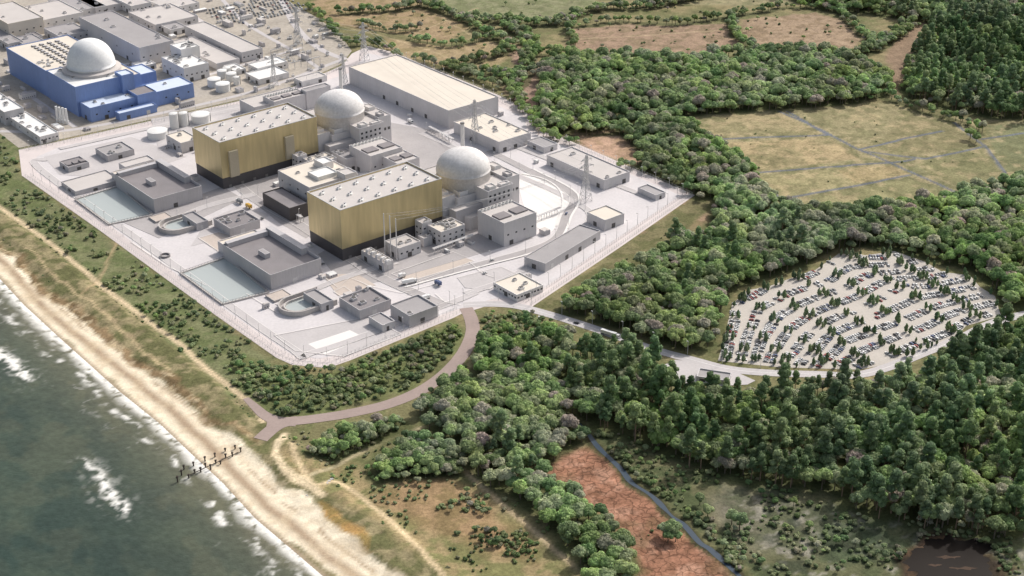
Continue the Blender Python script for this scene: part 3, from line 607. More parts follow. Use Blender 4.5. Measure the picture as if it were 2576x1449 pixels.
bpx('warehouse','long narrow grey storage shed','warehouse',(1372,663),(1320,645),(1512,580),9,ang=math.radians(53),roof='roofg',wall='walld',doors=(4,1))
bpx('warehouse','boxy grey store with cream roof','warehouse',(1522,554),(1467,536),(1572,537),11,roof='roofc',doors=(1,1))
bpx('warehouse','small grey shed beside the perimeter road','shed',(1650,491),(1599,473),(1674,482),6,roof='roofg',doors=(1,1))
bpx('warehouse','very long grey store with pale roof','warehouse',(1520,453),(1372,390),(1587,432),11,roof='roofl',doors=(2,5),units=3)
bpx('warehouse','small flat roofed grey store','warehouse',(1368,371),(1325,353),(1402,360),7,roof='roofg',doors=(1,1))
bpx('warehouse','wide grey store with cream roof and small vents','warehouse',(1255,357),(1148,304),(1337,333),13,roof='roofc',units=6,doors=(3,4))
bpx('warehouse','huge grey warehouse with plain cream roof','warehouse',(1128,278),(886,165),(1248,240),21,roof='roofc',doors=(3,7),par=1.0)
bpx('service_building','pale roofed service building with open court between the halls','industrial building',(778,472),(692,430),(900,435),26,roof='roofc',wall='wall',units=5,wins=(6,4,2))
bpx('service_building','black clad low hall beside the service building','industrial building',(728,524),(662,484),(775,508),14,roof='roofd',wall='black',doors=(1,1))
bpx('roof_house','white plant house on the service building roof','rooftop plant room',(812,412),(784,402),(838,404),32,roof='roofw',wall='wall2')
bpx('roof_house','long white rooftop plant screen','rooftop plant room',(800,446),(772,432),(850,432),29,roof='roofw',wall='roofw',doors=(0,0))
bpx('roof_house','grey rooftop plant house','rooftop plant room',(868,440),(842,430),(898,432),31,roof='roofl',wall='wall2',doors=(0,0))
bpx('auxiliary_building','grey auxiliary building with roof fans','industrial building',(1000,412),(942,390),(1058,397),20,roof='roofl',fans=8,louv=2)
bpx('auxiliary_building','grey block between turbine hall and diesel building','industrial building',(870,400),(830,382),(905,390),15,roof='roofg',units=3)
bpx('auxiliary_building','stepped grey annex beside the domed building','industrial building',(842,330),(800,318),(880,322),20,roof='roofl',units=2)
bpx('auxiliary_building','long pale roofed building with roof fans','industrial building',(640,270),(604,250),(770,238),14,roof='roofl',fans=0,wins=(6,0,1))
bpx('auxiliary_building','long pale roofed building with row of roof fans','industrial building',(690,256),(655,243),(775,236),19,roof='roofl',fans=12,louv=3)
bpx('auxiliary_building','grey stair and duct block behind the dome','industrial building',(770,230),(755,224),(835,216),22,roof='roofg')
bpx('auxiliary_building','grey water treatment building beside tanks','industrial building',(455,360),(418,338),(500,348),12,roof='roofc',units=2,wins=(0,3,1))
bpx('outbuilding','small dark louvred outbuilding','outbuilding',(172,421),(147,406),(217,403),6,roof='roofd',wall='walld',louv=3)
bpx('outbuilding','flat roofed grey outbuilding','outbuilding',(270,392),(230,375),(330,370),7,roof='roofg',wall='walld',units=3)
bpx('outbuilding','low grey building with pale roof by the perimeter','outbuilding',(190,482),(160,455),(290,442),5,roof='roofl',wall='walld')
bpx('outbuilding','small grey building next to the pump house','outbuilding',(315,420),(295,410),(375,392),9,roof='roofl',wall='wall')
def tank(x,y,r,h,lab,nm='storage_tank',cone=1.2,mt='roofw'):
    p=P(x,y); mb=MB().rev([(r,0),(r,h-.6),(r+.2,h-.6),(r+.2,h),(r*.6,h+cone*.6),(.01,h+cone)],32)
    FOOT.append((np.array(p)-r,np.array([1.,0]),np.array([0,1.]),2*r,2*r))
    me=mb.mesh(nm,[M[mt]])
    o=add(nm,None,loc=(p[0],p[1],0),label=lab,cat='storage tank',group='storage tanks')
    add('tank_shell',me,o); mb=MB()
    for a in range(0,360,8):
        mb.bar((r*math.cos(math.radians(a)),r*math.sin(math.radians(a)),h),(r*math.cos(math.radians(a)),r*math.sin(math.radians(a)),h+1.1),.12)
    add('railing',mb.mesh('railing',[M['steel']]),o)
    mb=MB().box(r-.05,r+.5,-.4,.4,0,h+1); add('ladder',mb.mesh('ladder',[M['steeld']]),o)
tank(398,345,11,8,'wide white storage tank with shallow cone roof'); tank(506,306,10.5,9,'wide white storage tank with shallow cone roof')
tank(440,322,5,17,'tall white cylindrical tank'); tank(464,316,5,15,'tall white cylindrical tank')
for x,y,r in ((540,216,8),(562,228,8.5),(583,202,6.5),(560,195,6),(572,188,5),(596,212,4)): tank(x,y,r,9,'white cylindrical tank at the older station')
p=P(416,646); add('manhole_ring',MB().rev([(4.6,0),(4.6,2),(3.6,2),(3.6,.3)],24).mesh('manhole_ring',[M['roofd']]),loc=(p[0],p[1],0.2),label='round dark concrete shaft ring in the yard',cat='shaft')
# ------------- older station
r=bpx('blue_power_building','huge blue clad station building with pale roof','power station building',(190,222),(3,122),(330,172),33,wall='blue',roof='roofc',doors=(2,0))
for i in range(14):
    for j in range(4):
        mb=MB().box(-2.2,2.2,-2.6,2.6,0,1.1).box(-1.8,1.8,-2.2,2.2,1.1,1.3,1); add('rooftop_unit',mb.mesh('rooftop_unit',[M['steeld'],M['walld']]),r,loc=(40+j*10-12,60+i*8.6,32.2))
for i in range(26):
    mb=MB().box(-1,1,-.8,.8,0,1.5); add('rooftop_unit',mb.mesh('rooftop_unit',[M['steel']]),r,loc=(random.uniform(4,20),random.uniform(60,120),32.15+i*.002))
c=P(229,158,42)
rd=add('domed_containment',None,loc=(c[0],c[1],0),label='large white domed containment above blue station building',cat='reactor dome')
add('dome',MB().rev(profile(27,20,41,70),64).mesh('dome',[M['domew']],True),rd)
add('collar',MB().rev([(33,30),(33,37),(27,38)],48).mesh('collar',[M['roofl']]),rd)
bpx('blue_power_building','blue clad block beneath the white dome','power station building',(188,219),(110,178),(300,182),35,wall='blue',roof='roofw',units=6,doors=(0,0))
bpx('blue_power_building','tall blue clad stair block','power station building',(306,190),(288,180),(330,180),38,wall='blue',roof='blueroof',doors=(0,0))
bpx('blue_annex','long blue clad annex with pale blue roof','power station building',(226,272),(192,252),(482,207),17,wall='blue',roof='blueroof',units=5,doors=(3,1),wins=(9,0,1))
bpx('blue_annex','small blue clad annex with dark roof','power station building',(345,240),(303,228),(392,228),20,wall='blue',roof='roofd',doors=(0,0))
bpx('blue_annex','small blue clad annex in front of the long annex','power station building',(300,286),(288,280),(392,262),9,wall='blue',roof='blueroof',doors=(2,0))
bpx('blue_annex','blue clad block behind the annex','power station building',(300,200),(262,182),(376,170),22,wall='blue',roof='blueroof',doors=(0,0))
L=[('grey turbine hall with ridged roof',(350,120),(210,40),(430,98),24,'wall','roofg',4),('long white roofed warehouse',(608,132),(482,60),(656,118),13,'wall','roofl',0),('white plant block with rooftop coolers',(462,172),(407,143),(526,158),18,'wall2','roofw',12),
('white block with rooftop coolers',(455,125),(420,113),(505,116),27,'wall2','roofw',8),('long low white building',(545,160),(443,100),(610,150),8,'wall','roofl',3),('white shed',(648,172),(632,158),(715,150),9,'wall2','roofw',0),
('white shed',(652,200),(630,180),(728,182),7,'wall2','roofw',0),('low white building with louvred roof',(100,344),(10,292),(146,332),9,'wall2','roofw',8),('grey industrial building',(10,282),(-60,240),(46,262),16,'wall','roofw',4),
('grey flat roofed office building',(150,92),(110,70),(215,72),10,'wall','roofg',3),('pale office block',(110,50),(40,20),(200,25),12,'wall2','roofl',3),('pale office block',(20,60),(-60,20),(85,30),22,'roofc','roofl',2),('grey low building',(180,30),(120,0),(260,10),10,'wall','roofg',2),
('grey low building with units',(240,20),(190,-8),(330,0),10,'wall','roofl',3),('grey workshop',(390,62),(330,28),(500,40),10,'wall','roofl',5),('pale shed',(430,75),(400,62),(470,66),8,'wall2','roofg',1),('pale shed',(420,22),(380,0),(500,5),9,'wall2','roofl',2),
('low grey shed',(60,112),(30,95),(110,100),8,'wall','roofg',1),('low pale building',(590,178),(560,165),(620,172),6,'wall2','roofw',2),('low pale building',(350,168),(330,158),(392,158),7,'wall2','roofw',2),('low grey shed',(20,110),(-40,80),(50,98),9,'wall','roofg',1),
('small white hut',(505,92),(490,85),(525,88),5,'wall2','roofw',0),('low pale building',(760,205),(735,196),(820,188),7,'wall2','roofl',0),('small grey hut',(80,95),(60,85),(105,88),6,'wall','roofd',1),('pale office block',(330,15),(290,-10),(370,0),12,'wall2','roofl',2)]
for lab,n_,l_,r_,h_,w_,rf,u_ in L: bpx('station_building',lab+' in the older station','industrial building',n_,l_,r_,h_,wall=w_,roof=rf,units=u_,doors=(2,2),wins=(5,4,1) if h_>8 else None)
for x in (146,154,162,170):
    p=P(x,312-(170-x)*.25); add('exhaust_stack',MB().cyl(0,0,1.5,0,18,12,0,1.3).cyl(0,0,2,0,4,12,0).mesh('exhaust_stack',[M['white']]),loc=(p[0],p[1],0),label='white exhaust stack beside the louvred building',cat='chimney',group='white exhaust stacks')
def free(p,mg=3):
    for (n0,a0,b0,du,dw) in FOOT:
        d=np.array(p)-n0; x=d@a0; y=d@b0
        if -mg<x<du+mg and -mg<y<dw+mg: return False
    return True
for k in range(60):
    x=random.uniform(600,860); y=random.uniform(70,215)
    p=P(x,y)
    if sdpoly(np.array([p[0]]),np.array([p[1]]),YARD)[0]>-4 or not free(p): continue
    mb=MB().box(-1.5,1.5,-1.2,1.2,0,2.5).cyl(-.8,0,.25,2.5,5,6).cyl(.8,0,.25,2.5,5,6)
    add('switchgear',mb.mesh('switchgear',[M['steel']]),loc=(p[0],p[1],0),rot=AA,label='grey switchgear unit in the substation yard',cat='switchgear',group='switchgear units')
for k in range(9):
    p=P(650+(k%3)*48+(k//3)*22,150+(k//3)*17-(k%3)*10)
    if not free(p,8): continue
    mb=MB()
    for xx in (-9,0,9):
        mb.bar((xx-.8,0,0),(xx,0,9),.25); mb.bar((xx+.8,0,0),(xx,0,9),.25)
    mb.box(-9.4,9.4,-.35,.35,8.8,9.5)
    add('busbar_gantry',mb.mesh('busbar_gantry',[M['steel']]),loc=(p[0],p[1],0),rot=AA,label='grey steel busbar gantry in the substation yard',cat='gantry',group='substation gantries')
def cabin(p,lab,grp,z,big):
    a=random.choice(big); b_=random.choice([1.3,2,3.5] if a<9.1 else [4]); hh=random.choice([2.6,2.6,3.2,4.5,6])
    mb=MB().box(-a,a,-b_,b_,0,hh,0).box(-a+.2,a-.2,-b_+.2,b_-.2,hh,hh+.12,1)
    for t in np.arange(-a+1,a-.6,2.4): mb.box(t,t+1,-b_-.05,-b_,1,2,2)
    mb.box(-a+.4,-a+1.6,-.5,.5,hh+.12,hh+.7,1)
    add('site_cabin',mb.mesh('site_cabin',[M[random.choice(['wall','wall2','roofw','walld','wall'])],M[random.choice(['roofw','roofl','roofg'])],M['glass']]),loc=(p[0],p[1],z),rot=AA+random.choice([0,math.pi/2]),label=lab,cat='cabin',group=grp)
    FOOT.append((np.array(p)-a,np.array([1.,0]),np.array([0,1.]),2*a,2*a))
nc=0
for k in range(900):
    if nc>=95: break
    x=random.uniform(0,840); y=random.uniform(0,330); p=P(x,y)
    if sdpoly(np.array([p[0]]),np.array([p[1]]),YARD)[0]>-8 or not free(p,6): continue
    cabin(p,'small flat roofed cabin in the older station yard','cabins in the older yard',.05,[3,3,4.5,6,9]); nc+=1
nc=0; roads=[PP(px) for px,_,_ in RD]
for k in range(3000):
    if nc>=40: break
    x=random.uniform(420,1500); y=random.uniform(250,800); p=P(x,y); pa=(np.array([p[0]]),np.array([p[1]]))
    if sdpoly(*pa,INNER)[0]>-14 or not free(p,4.5) or free(p,11) or min(dline(*pa,q)[0] for q in roads)<8 or sdpoly(*pa,PP([(455,690),(568,650),(676,738),(560,768)]))[0]<6 or sdpoly(*pa,PP([(455,690),(568,650),(676,738),(560,768)])+OFF)[0]<6: continue
    cc_=np.array(P(748,776))
    if min(np.hypot(*(np.array(p)-cc_-Au*10)),np.hypot(*(np.array(p)-cc_-OFF-Au*10)))<34: continue
    cabin(p,'small grey plant housing beside a power station building','plant housings on the platform',.3,[2,2.5,3,4]); nc+=1
def rack(p,q,h=5):
    p=np.array(P(*p));q=np.array(P(*q)); L=np.hypot(*(q-p)); r=add('pipe_rack',None,loc=(p[0],p[1],.3),rot=math.atan2(q[1]-p[1],q[0]-p[0]),label='grey steel pipe rack carrying pale pipes',cat='pipe rack')
    fm=MB()
    for yy in (-1.6,1.6): fm.bar((0,yy,0),(0,yy,h),.35)
    fm.bar((0,-1.9,h),(0,1.9,h),.35); fm=fm.mesh('rack_frame',[M['steel']])
    for t in np.arange(0,L,7): add('rack_frame',fm,r,loc=(t,0,0))
    pmh=MB().bar((0,0,h+.5),(L,0,h+.5),.6).mesh('pipe',[M['wall2']])
    for yy in (-1.1,0,1.1): add('pipe',pmh,r,loc=(0,yy,0))
rack((1090,640),(1190,604)); rack((905,452),(985,424)); rack((760,560),(700,524)); rack((1080,330),(1140,362)); rack((540,395),(505,372)); rack((1345,560),(1410,535))
bpx('gatehouse','long low grey gatehouse at the car park entrance','gatehouse',(1752,946),(1758,925),(1833,958),4.5,ang=math.radians(-17),roof='roofg',wall='wall',doors=(3,1))
# ------------------------------------------------------------------ pylons
def pylon_parts(h=48):
    mb=MB(); b0,b1=4.6,.8
    def hw(z):
        return b0+(1.7-b0)*min(z/(h*.55),1) if z<h*.55 else 1.7+(b1-1.7)*(z-h*.55)/(h*.45)
    lv=[0,7,13.5,19,24,28.5,32.5,36,39.5,43,h]
    for a,b_ in zip(lv[:-1],lv[1:]):
        p,q=hw(a),hw(b_)
        ca=[(-p,-p),(p,-p),(p,p),(-p,p)]; cb=[(-q,-q),(q,-q),(q,q),(-q,q)]
        for i in range(4):
            j=(i+1)%4
            mb.bar((*ca[i],a),(*cb[i],b_),.44); mb.bar((*ca[i],a),(*cb[j],b_),.26); mb.bar((*ca[j],a),(*cb[i],b_),.26); mb.bar((*cb[i],b_),(*cb[j],b_),.26)
    body=mb.mesh('lattice_body',[M['steel']]); arms=[]
    for z,w_ in ((28.5,8),(36,9.5),(43,7)):
        mb=MB(); q=hw(z)
        for sgn in (-1,1):
            for yy in (-q,q):
                mb.bar((sgn*q,yy,z),(sgn*w_,0,z+.3),.32); mb.bar((sgn*q,yy,z+2.6),(sgn*w_,0,z+.3),.32)
            mb.bar((sgn*w_,0,z+.3),(sgn*w_,0,z-2.6),.24)
        arms.append(mb.mesh('cross_arm',[M['steel']]))
    return body,arms
body,arms=pylon_parts()
PY=[(750,112),(917,152),(1195,358),(1473,505),(690,215),(866,215)]; pyw=[]
for i,(x,y) in enumerate(PY):
    p=P(x,y); sc_=1.0 if i<4 else .8; pyw.append((p,sc_))
    r=add('transmission_tower',None,loc=(p[0],p[1],0),rot=[.5,.9,.7,.7,.6,.8][i],label='grey steel lattice transmission tower carrying power lines',cat='pylon',group='transmission towers'); r.scale=(sc_,)*3
    add('lattice_body',body,r)
    for a in arms: add('cross_arm',a,r)
def wire(a,b_,sag=5):
    mb=MB(); pts=[]
    for i in range(13):
        t=i/12; pts.append((a[0]+(b_[0]-a[0])*t,a[1]+(b_[1]-a[1])*t,a[2]+(b_[2]-a[2])*t-sag*4*t*(1-t)))
    for p,q in zip(pts[:-1],pts[1:]): mb.bar(p,q,.14)
    return mb.mesh('power_line',[M['steel']])
for a,b_ in ((2,3),(1,2),(0,1)):
    for z,o in ((28,8),(28,-8),(35,9),(35,-9),(42,6)):
        pa,pb=pyw[a][0],pyw[b_][0]; an_=.7; ox,oy=math.cos(an_)*o,math.sin(an_)*o
        add('power_line',wire((pa[0]+ox,pa[1]+oy,z),(pb[0]+ox,pb[1]+oy,z)),label='thin grey power line strung between lattice towers',cat='power line',group='power lines')
ms=[P(969,640),P(984,646),P(999,654)]; t3=pyw[3][0]
for i,q in enumerate(ms): add('power_line',wire((q[0],q[1],40),(t3[0],t3[1],35+i*3.5),8),label='thin power line from pale mast to lattice tower',cat='power line',group='power lines')
# ------------------------------------------------------------------ fences & lamps
def resample(pl,st):
    pl=np.array(pl); d=np.hypot(*np.diff(pl,axis=0).T); s=np.concatenate([[0],np.cumsum(d)]); t=np.arange(0,s[-1],st)
    x=np.interp(t,s,pl[:,0]); y=np.interp(t,s,pl[:,1]); return np.stack([x,y],1)
def fence(pl,lab):
    q=resample(pl,4.0); o=q[0]; q=q-o; mb=MB()
    for p in q: mb.bar((p[0],p[1],0),(p[0],p[1],3.2),.16)
    for a,b_ in zip(q[:-1],q[1:]):
        for z in (.6,1.5,2.4,3.1): mb.bar((a[0],a[1],z),(b_[0],b_[1],z),.07)
    add('perimeter_fence',mb.mesh('perimeter_fence',[M['steel']]),loc=(o[0],o[1],.1),label=lab,cat='fence',group='perimeter fences')
cen=PLAT.mean(0)
def inset(pl,d):
    out=[]
    for p in pl:
        v=p-cen; L=np.hypot(*v); out.append(cen+v*(1-d/L))
    return np.array(out)
i1=inset(PLAT,2.5); i2=inset(PLAT,9)
idx=dict(a=[25,24,23,22,21,20,19,18,17],b=[15,14,13],c=[13,12,11,10,9,8],d=[0,1,2,3,4,5])
for k,ii in idx.items():
    fence(i1[ii],'outer grey steel security fence around the platform'); fence(i2[ii],'inner grey steel security fence around the platform')
lm=MB().cyl(0,0,.2,0,12,6,0,.12).box(-.2,1.5,-.2,.2,11.8,12.1,0).box(.8,1.8,-.25,.25,11.6,11.8,1).mesh('street_lamp',[M['steel'],M['white']])
LP=[]
for ii in idx.values(): LP+=list(resample(inset(PLAT,12)[ii],19))
LP+=list(resample(ROAD_E[:70],30)+np.array([0,7]))
for px,wd,k in RD[1:5]: LP+=list(resample(PP(px),38)+np.array([6,2]))
for p in LP:
    v=cen-p; add('street_lamp',lm,loc=(p[0],p[1],0),rot=math.atan2(v[1],v[0]),label='slim grey lamp column on the concrete platform',cat='street lamp',group='lamp columns along the site roads')
# ------------------------------------------------------------------ groyne posts
for (x,y) in [(447,1212),(457,1195),(463,1180),(475,1203),(490,1190),(487,1172),(505,1187),(517,1175),(516,1160),(530,1181),(543,1166),(541,1150),(555,1168),(568,1152),(567,1137),(585,1150),(592,1132),(606,1140)]:
    p=P(x,y,-1); hh=random.uniform(2.6,4.8); add('groyne_post',MB().cyl(0,0,.55,-5,hh,8,0,.5).box(-.75,.75,-.75,.75,hh-.7,hh).mesh('groyne_post',[M['timber']]),loc=(p[0],p[1],-1),label='dark weathered timber pile standing in the surf',cat='post',group='old jetty piles')
mb=MB(); a=P(475,1200,-1);b_=P(600,1142,-1); mb.bar((0,0,0),(b_[0]-a[0],b_[1]-a[1],0),.4); add('jetty_beam',mb.mesh('jetty_beam',[M['timber']]),loc=(a[0],a[1],.4),label='dark timber beam linking old jetty piles',cat='beam')
for (x,y) in [(775,1250),(782,1246),(790,1243),(800,1238),(806,1232),(814,1226),(822,1220),(828,1214),(835,1209)]:
    p=P(x,y); add('concrete_block',MB().taper(-1.3,1.3,-1.3,1.3,-.5,1.7,.2,.2).mesh('concrete_block',[M['conc']]),loc=(p[0],p[1],0),rot=random.random(),label='weathered concrete anti-tank block on the beach edge',cat='concrete block',group='concrete blocks on the beach')
for (x,y) in [(1405,1242),(1510,1345)]:
    p=P(x,y); add('pillbox',MB().cyl(0,0,5,0,4,8,0,4.7).cyl(0,0,5.3,4,4.6,8,0).cyl(0,0,2,4.6,6,8,0).mesh('pillbox',[M['conc']]),loc=(p[0],p[1],0),label='weathered octagonal concrete pillbox among trees',cat='bunker')
# ------------------------------------------------------------------ vehicles
def paint(n,c): return mat(n,c,.35,.03,.5,metal=.1,spec=.4)
CP_=[paint('white_car_paint',(.62,.62,.61)),paint('silver_car_paint',(.42,.43,.44)),paint('grey_car_paint',(.2,.21,.22)),paint('black_car_paint',(.04,.04,.045)),paint('red_car_paint',(.28,.05,.045)),paint('blue_car_paint',(.07,.1,.2))]
def carmesh(pm,van=False):
    mb=MB()
    mb.taper(-2.2,2.2,-.9,.9,.35,.95,.08,.05,0)
    if van: mb.taper(-2.15,1.3,-.88,.88,.95,2.0,.12,.1,0); mb.taper(1.3,1.9,-.8,.8,.95,1.5,.2,.1,1)
    else:
        mb.taper(-1.75,1.05,-.84,.84,.95,1.42,.42,.12,1); mb.box(-1.3,.6,-.7,.7,1.42,1.47,0)
    for x in (-1.35,1.35):
        for y in (-.92,.72):
            c=[(x+.33*math.cos(t),y,.33+.33*math.sin(t)) for t in np.linspace(0,2*math.pi,9)[:-1]]; d=[(q[0],y+.2,q[2]) for q in c]
            mb._add(c+d,[tuple(range(8)),tuple(range(8,16))[::-1]]+[(i,8+i,8+(i+1)%8,(i+1)%8) for i in range(8)],2)
    return mb.mesh('parked_car',[pm,M['glass'],M['tyre']])
CM=[carmesh(p) for p in CP_]+[carmesh(CP_[0],True)]
cn=['white','silver','grey','black','red','blue','white']
prob=np.array([.36,.28,.16,.08,.05,.04,.03])
r0=smooth(PP([(1822,907),(1834,840),(1856,773),(1908,738),(2010,702),(2118,656),(2250,645),(2330,638)]),8)
r1=smooth(PP([(2130,928),(2180,911),(2230,895),(2290,873),(2370,841),(2430,811),(2500,785),(2560,768)]),8)
cars=[];ptrees=[];NR=9
for k in range(NR):
    f=k/(NR-1); base=r0*(1-f)+r1*f
    q=resample(base,2.65); q=q+(np.stack([vn(q[:,0],q[:,1],34,96),vn(q[:,0],q[:,1],34,97)],1)-.5)*7
    t=np.gradient(q,axis=0); t/=np.hypot(t[:,0],t[:,1])[:,None]; n=np.stack([-t[:,1],t[:,0]],1)
    sdp=sdpoly(q[:,0],q[:,1],PARK)
    for i in range(len(q)):
        if sdp[i]>-4: continue
        isl=((i+k*6)%13)
        if isl in (0,1,2):
            for s_ in (-1.0,1.0):
                if random.random()<.85: ptrees.append((q[i][0]+n[i][0]*s_*2.4,q[i][1]+n[i][1]*s_*2.4))
            continue
        if vn(np.array([q[i][0]]),np.array([q[i][1]]),12,91)[0]>.76: continue
        for s_ in (-2.5,2.5):
            if random.random()<.82:
                p=q[i]+n[i]*s_; a=math.atan2(n[i][1],n[i][0])+(0 if random.random()<.5 else math.pi)+random.uniform(-.05,.05)
                cars.append((p[0],p[1],a))
bd=resample(np.vstack([PARK[-1:],PARK]),6)
for p in bd:
    if random.random()<.4: ptrees.append(tuple(p+(PARK.mean(0)-p)*random.uniform(.0,.05)))
cars=np.array(cars); d=np.hypot(cars[:,0],cars[:,1]); cars=cars[np.argsort(d)]
ci=RS.choice(7,len(cars),p=prob)
for (x,y,a),c_ in zip(cars[:300],ci[:300]):
    add('parked_car',CM[c_],loc=(x,y,.1),rot=a,label=cn[c_]+(' van' if c_==6 else ' car')+' parked in the woodland car park',cat='car',group='cars parked in the car park')
def lib(name,meshes):
    c=bpy.data.collections.new(name)
    for i,me in enumerate(meshes):
        o=bpy.data.objects.new('%s_source_%02d'%(name,i),me); c.objects.link(o)
    return c
def stuff(name,label,cat,pts,rot,scl_,idxs,coll):
    me=bpy.data.meshes.new(name); me.from_pydata([tuple(p) for p in pts],[],[])
    n=len(pts)
    a=me.attributes.new('irot','FLOAT_VECTOR','POINT'); v=np.zeros((n,3),np.float32); v[:,2]=rot; a.data.foreach_set('vector',v.ravel())
    a=me.attributes.new('iscl','FLOAT_VECTOR','POINT'); a.data.foreach_set('vector',np.array(scl_,np.float32).ravel())
    a=me.attributes.new('iidx','INT','POINT'); a.data.foreach_set('value',np.array(idxs,np.int32))
    o=add(name,me,label=label,cat=cat,kind='stuff')
    ng=bpy.data.node_groups.new(name+'_scatter','GeometryNodeTree')
    ng.interface.new_socket('Geometry',in_out='INPUT',socket_type='NodeSocketGeometry'); ng.interface.new_socket('Geometry',in_out='OUTPUT',socket_type='NodeSocketGeometry')
    gi=ng.nodes.new('NodeGroupInput'); go=ng.nodes.new('NodeGroupOutput'); cinf=ng.nodes.new('GeometryNodeCollectionInfo'); cinf.inputs['Collection'].default_value=coll
    cinf.inputs['Separate Children'].default_value=True; cinf.inputs['Reset Children'].default_value=True
    ip=ng.nodes.new('GeometryNodeInstanceOnPoints'); ip.inputs['Pick Instance'].default_value=True
    def na_(nm,dt):
        x=ng.nodes.new('GeometryNodeInputNamedAttribute'); x.data_type=dt; x.inputs['Name'].default_value=nm
        return [s for s in x.outputs if s.enabled and s.name=='Attribute'][0]
    ng.links.new(gi.outputs[0],ip.inputs['Points']); ng.links.new(cinf.outputs[0],ip.inputs['Instance'])
    ng.links.new(na_('iidx','INT'),ip.inputs['Instance Index']); ng.links.new(na_('irot','FLOAT_VECTOR'),ip.inputs['Rotation']); ng.links.new(na_('iscl','FLOAT_VECTOR'),ip.inputs['Scale'])
    ng.links.new(ip.outputs[0],go.inputs[0])
    md=o.modifiers.new('scatter','NODES'); md.node_group=ng
    return o
carlib=lib('car',CM)
rc=cars[300:]
pts=[(x,y,.1) for x,y,a in rc]; rot=[a for _,_,a in rc]; ids=list(ci[300:])
for r_ in range(7):
    for k in range(46):
        if random.random()<.85:
            a0=np.array(P(556,52)); p=a0+Au*(k*2.7)-Vu*(r_*13-30)+ (-Vu*5.2 if k%2 else 0)
            if not free(p,2): continue
            pts.append((p[0],p[1],.2)); rot.append(AA+math.pi/2); ids.append(int(RS.choice(7,p=prob)))
stuff('distant_parked_cars','rows of small parked cars filling the car parks','cars',pts,rot,np.ones((len(pts),3)),ids,carlib)
def lorry(x,y,ang,c1,c2,lab,L=11):
    p=P(x,y,.8); r=add('lorry',None,loc=(p[0],p[1],.8 if x<1400 else .25),rot=ang,label=lab,cat='lorry')
    add('trailer',MB().box(-L/2,L/2-2.8,-1.3,1.3,1.0,4.0).mesh('trailer',[c2]),r)
    add('cab',MB().taper(L/2-2.4,L/2,-1.25,1.25,.6,3.2,.25,.08).box(L/2-.3,L/2+.05,-1,1,1.8,2.7,1).mesh('cab',[c1,M['glass']]),r)
    wm=MB()
    c=[(.5*math.cos(t),-.2,.5+.5*math.sin(t)) for t in np.linspace(0,2*math.pi,11)[:-1]]; d_=[(q[0],.2,q[2]) for q in c]
    wm._add(c+d_,[tuple(range(10)),tuple(range(10,20))[::-1]]+[(i,10+i,10+(i+1)%10,(i+1)%10) for i in range(10)],0); wm=wm.mesh('wheel',[M['tyre']])
    for xx in (-L/2+1.2,-L/2+2.5,L/2-1.5):
        for yy in (-1.2,1.2): add('wheel',wm,r,loc=(xx,yy,0))
W_=paint('white_lorry_paint',(.72,.72,.71)); yel=paint('yellow_paint',(.6,.36,.06))
lorry(1030,712,AA-.25,W_,W_,'white articulated lorry on the site road',14); lorry(1012,697,AA,W_,W_,'white box lorry on the tan yard',7); lorry(713,540,math.radians(130),W_,W_,'white lorry beside the black hall',13)
lorry(602,510,math.radians(130),W_,CP_[2],'grey lorry near the outfall building',10); lorry(626,522,math.radians(130),yel,yel,'yellow lorry near the outfall building',9); lorry(1535,843,math.radians(-33),W_,W_,'white lorry driving on the access road',17)
lorry(1072,752,AA,W_,W_,'white box lorry beside the workshop',8); lorry(1033,308,math.radians(-50),W_,W_,'white lorry beside the huge warehouse',7); lorry(1102,716,math.radians(130),CP_[5],CP_[5],'blue lorry on the site road',8)
for x,y,a,i_ in ((1360,800,-25,6),(812,665,40,2),(1425,538,70,5),(1238,655,30,0),(660,550,130,2),(1220,688,30,0),(1450,812,150,3)):
    p=P(x,y,.8); add('car',CM[i_],loc=(p[0],p[1],.8 if x<1340 or x==1425 else .22),rot=math.radians(a),label=cn[i_]+' vehicle driving on the road',cat='car')
# ------------------------------------------------------------------ vegetation
def leafmat(name,stops,trans=.42,lo=.85,hi=1.5):
    m,nt,b=newmat(name)
    oi=N(nt,'ShaderNodeObjectInfo'); rp=N(nt,'ShaderNodeValToRGB'); nt.links.new(oi.outputs['Random'],rp.inputs[0])
    el=rp.color_ramp.elements
    while len(el)<len(stops): el.new(.5)
    for e,(p,c) in zip(el,stops): e.position=p; e.color=(*c,1)
    at=N(nt,'ShaderNodeAttribute',attribute_name='tone'); ge=N(nt,'ShaderNodeNewGeometry')
    big=mrange(nt,noise(nt,ge.outputs['Position'],.011,3),.35,.65,lo,hi)
    t=math_(nt,'MULTIPLY',at.outputs['Fac'],big)
    hsv=N(nt,'ShaderNodeHueSaturation'); nt.links.new(rp.outputs[0],hsv.inputs['Color'])
    nt.links.new(mrange(nt,noise(nt,ge.outputs['Position'],.006,4),.35,.65,.8,1.15),hsv.inputs['Saturation'])
    nt.links.new(mrange(nt,noise(nt,ge.outputs['Position'],.02,3),.35,.65,.48,.52),hsv.inputs['Hue'])
    s=N(nt,'ShaderNodeVectorMath',operation='SCALE'); nt.links.new(hsv.outputs[0],s.inputs[0]); nt.links.new(t,s.inputs['Scale'])
    nt.links.new(s.outputs[0],b.inputs['Base Color']); b.inputs['Roughness'].default_value=.65; setspec(b,.3)
    tr=N(nt,'ShaderNodeBsdfTranslucent'); nt.links.new(s.outputs[0],tr.inputs[0]); mx=N(nt,'ShaderNodeMixShader'); mx.inputs[0].default_value=trans
    nt.links.new(b.outputs[0],mx.inputs[1]); nt.links.new(tr.outputs[0],mx.inputs[2]); nt.links.new(mx.outputs[0],nt.nodes['Material Output'].inputs[0])
    return m
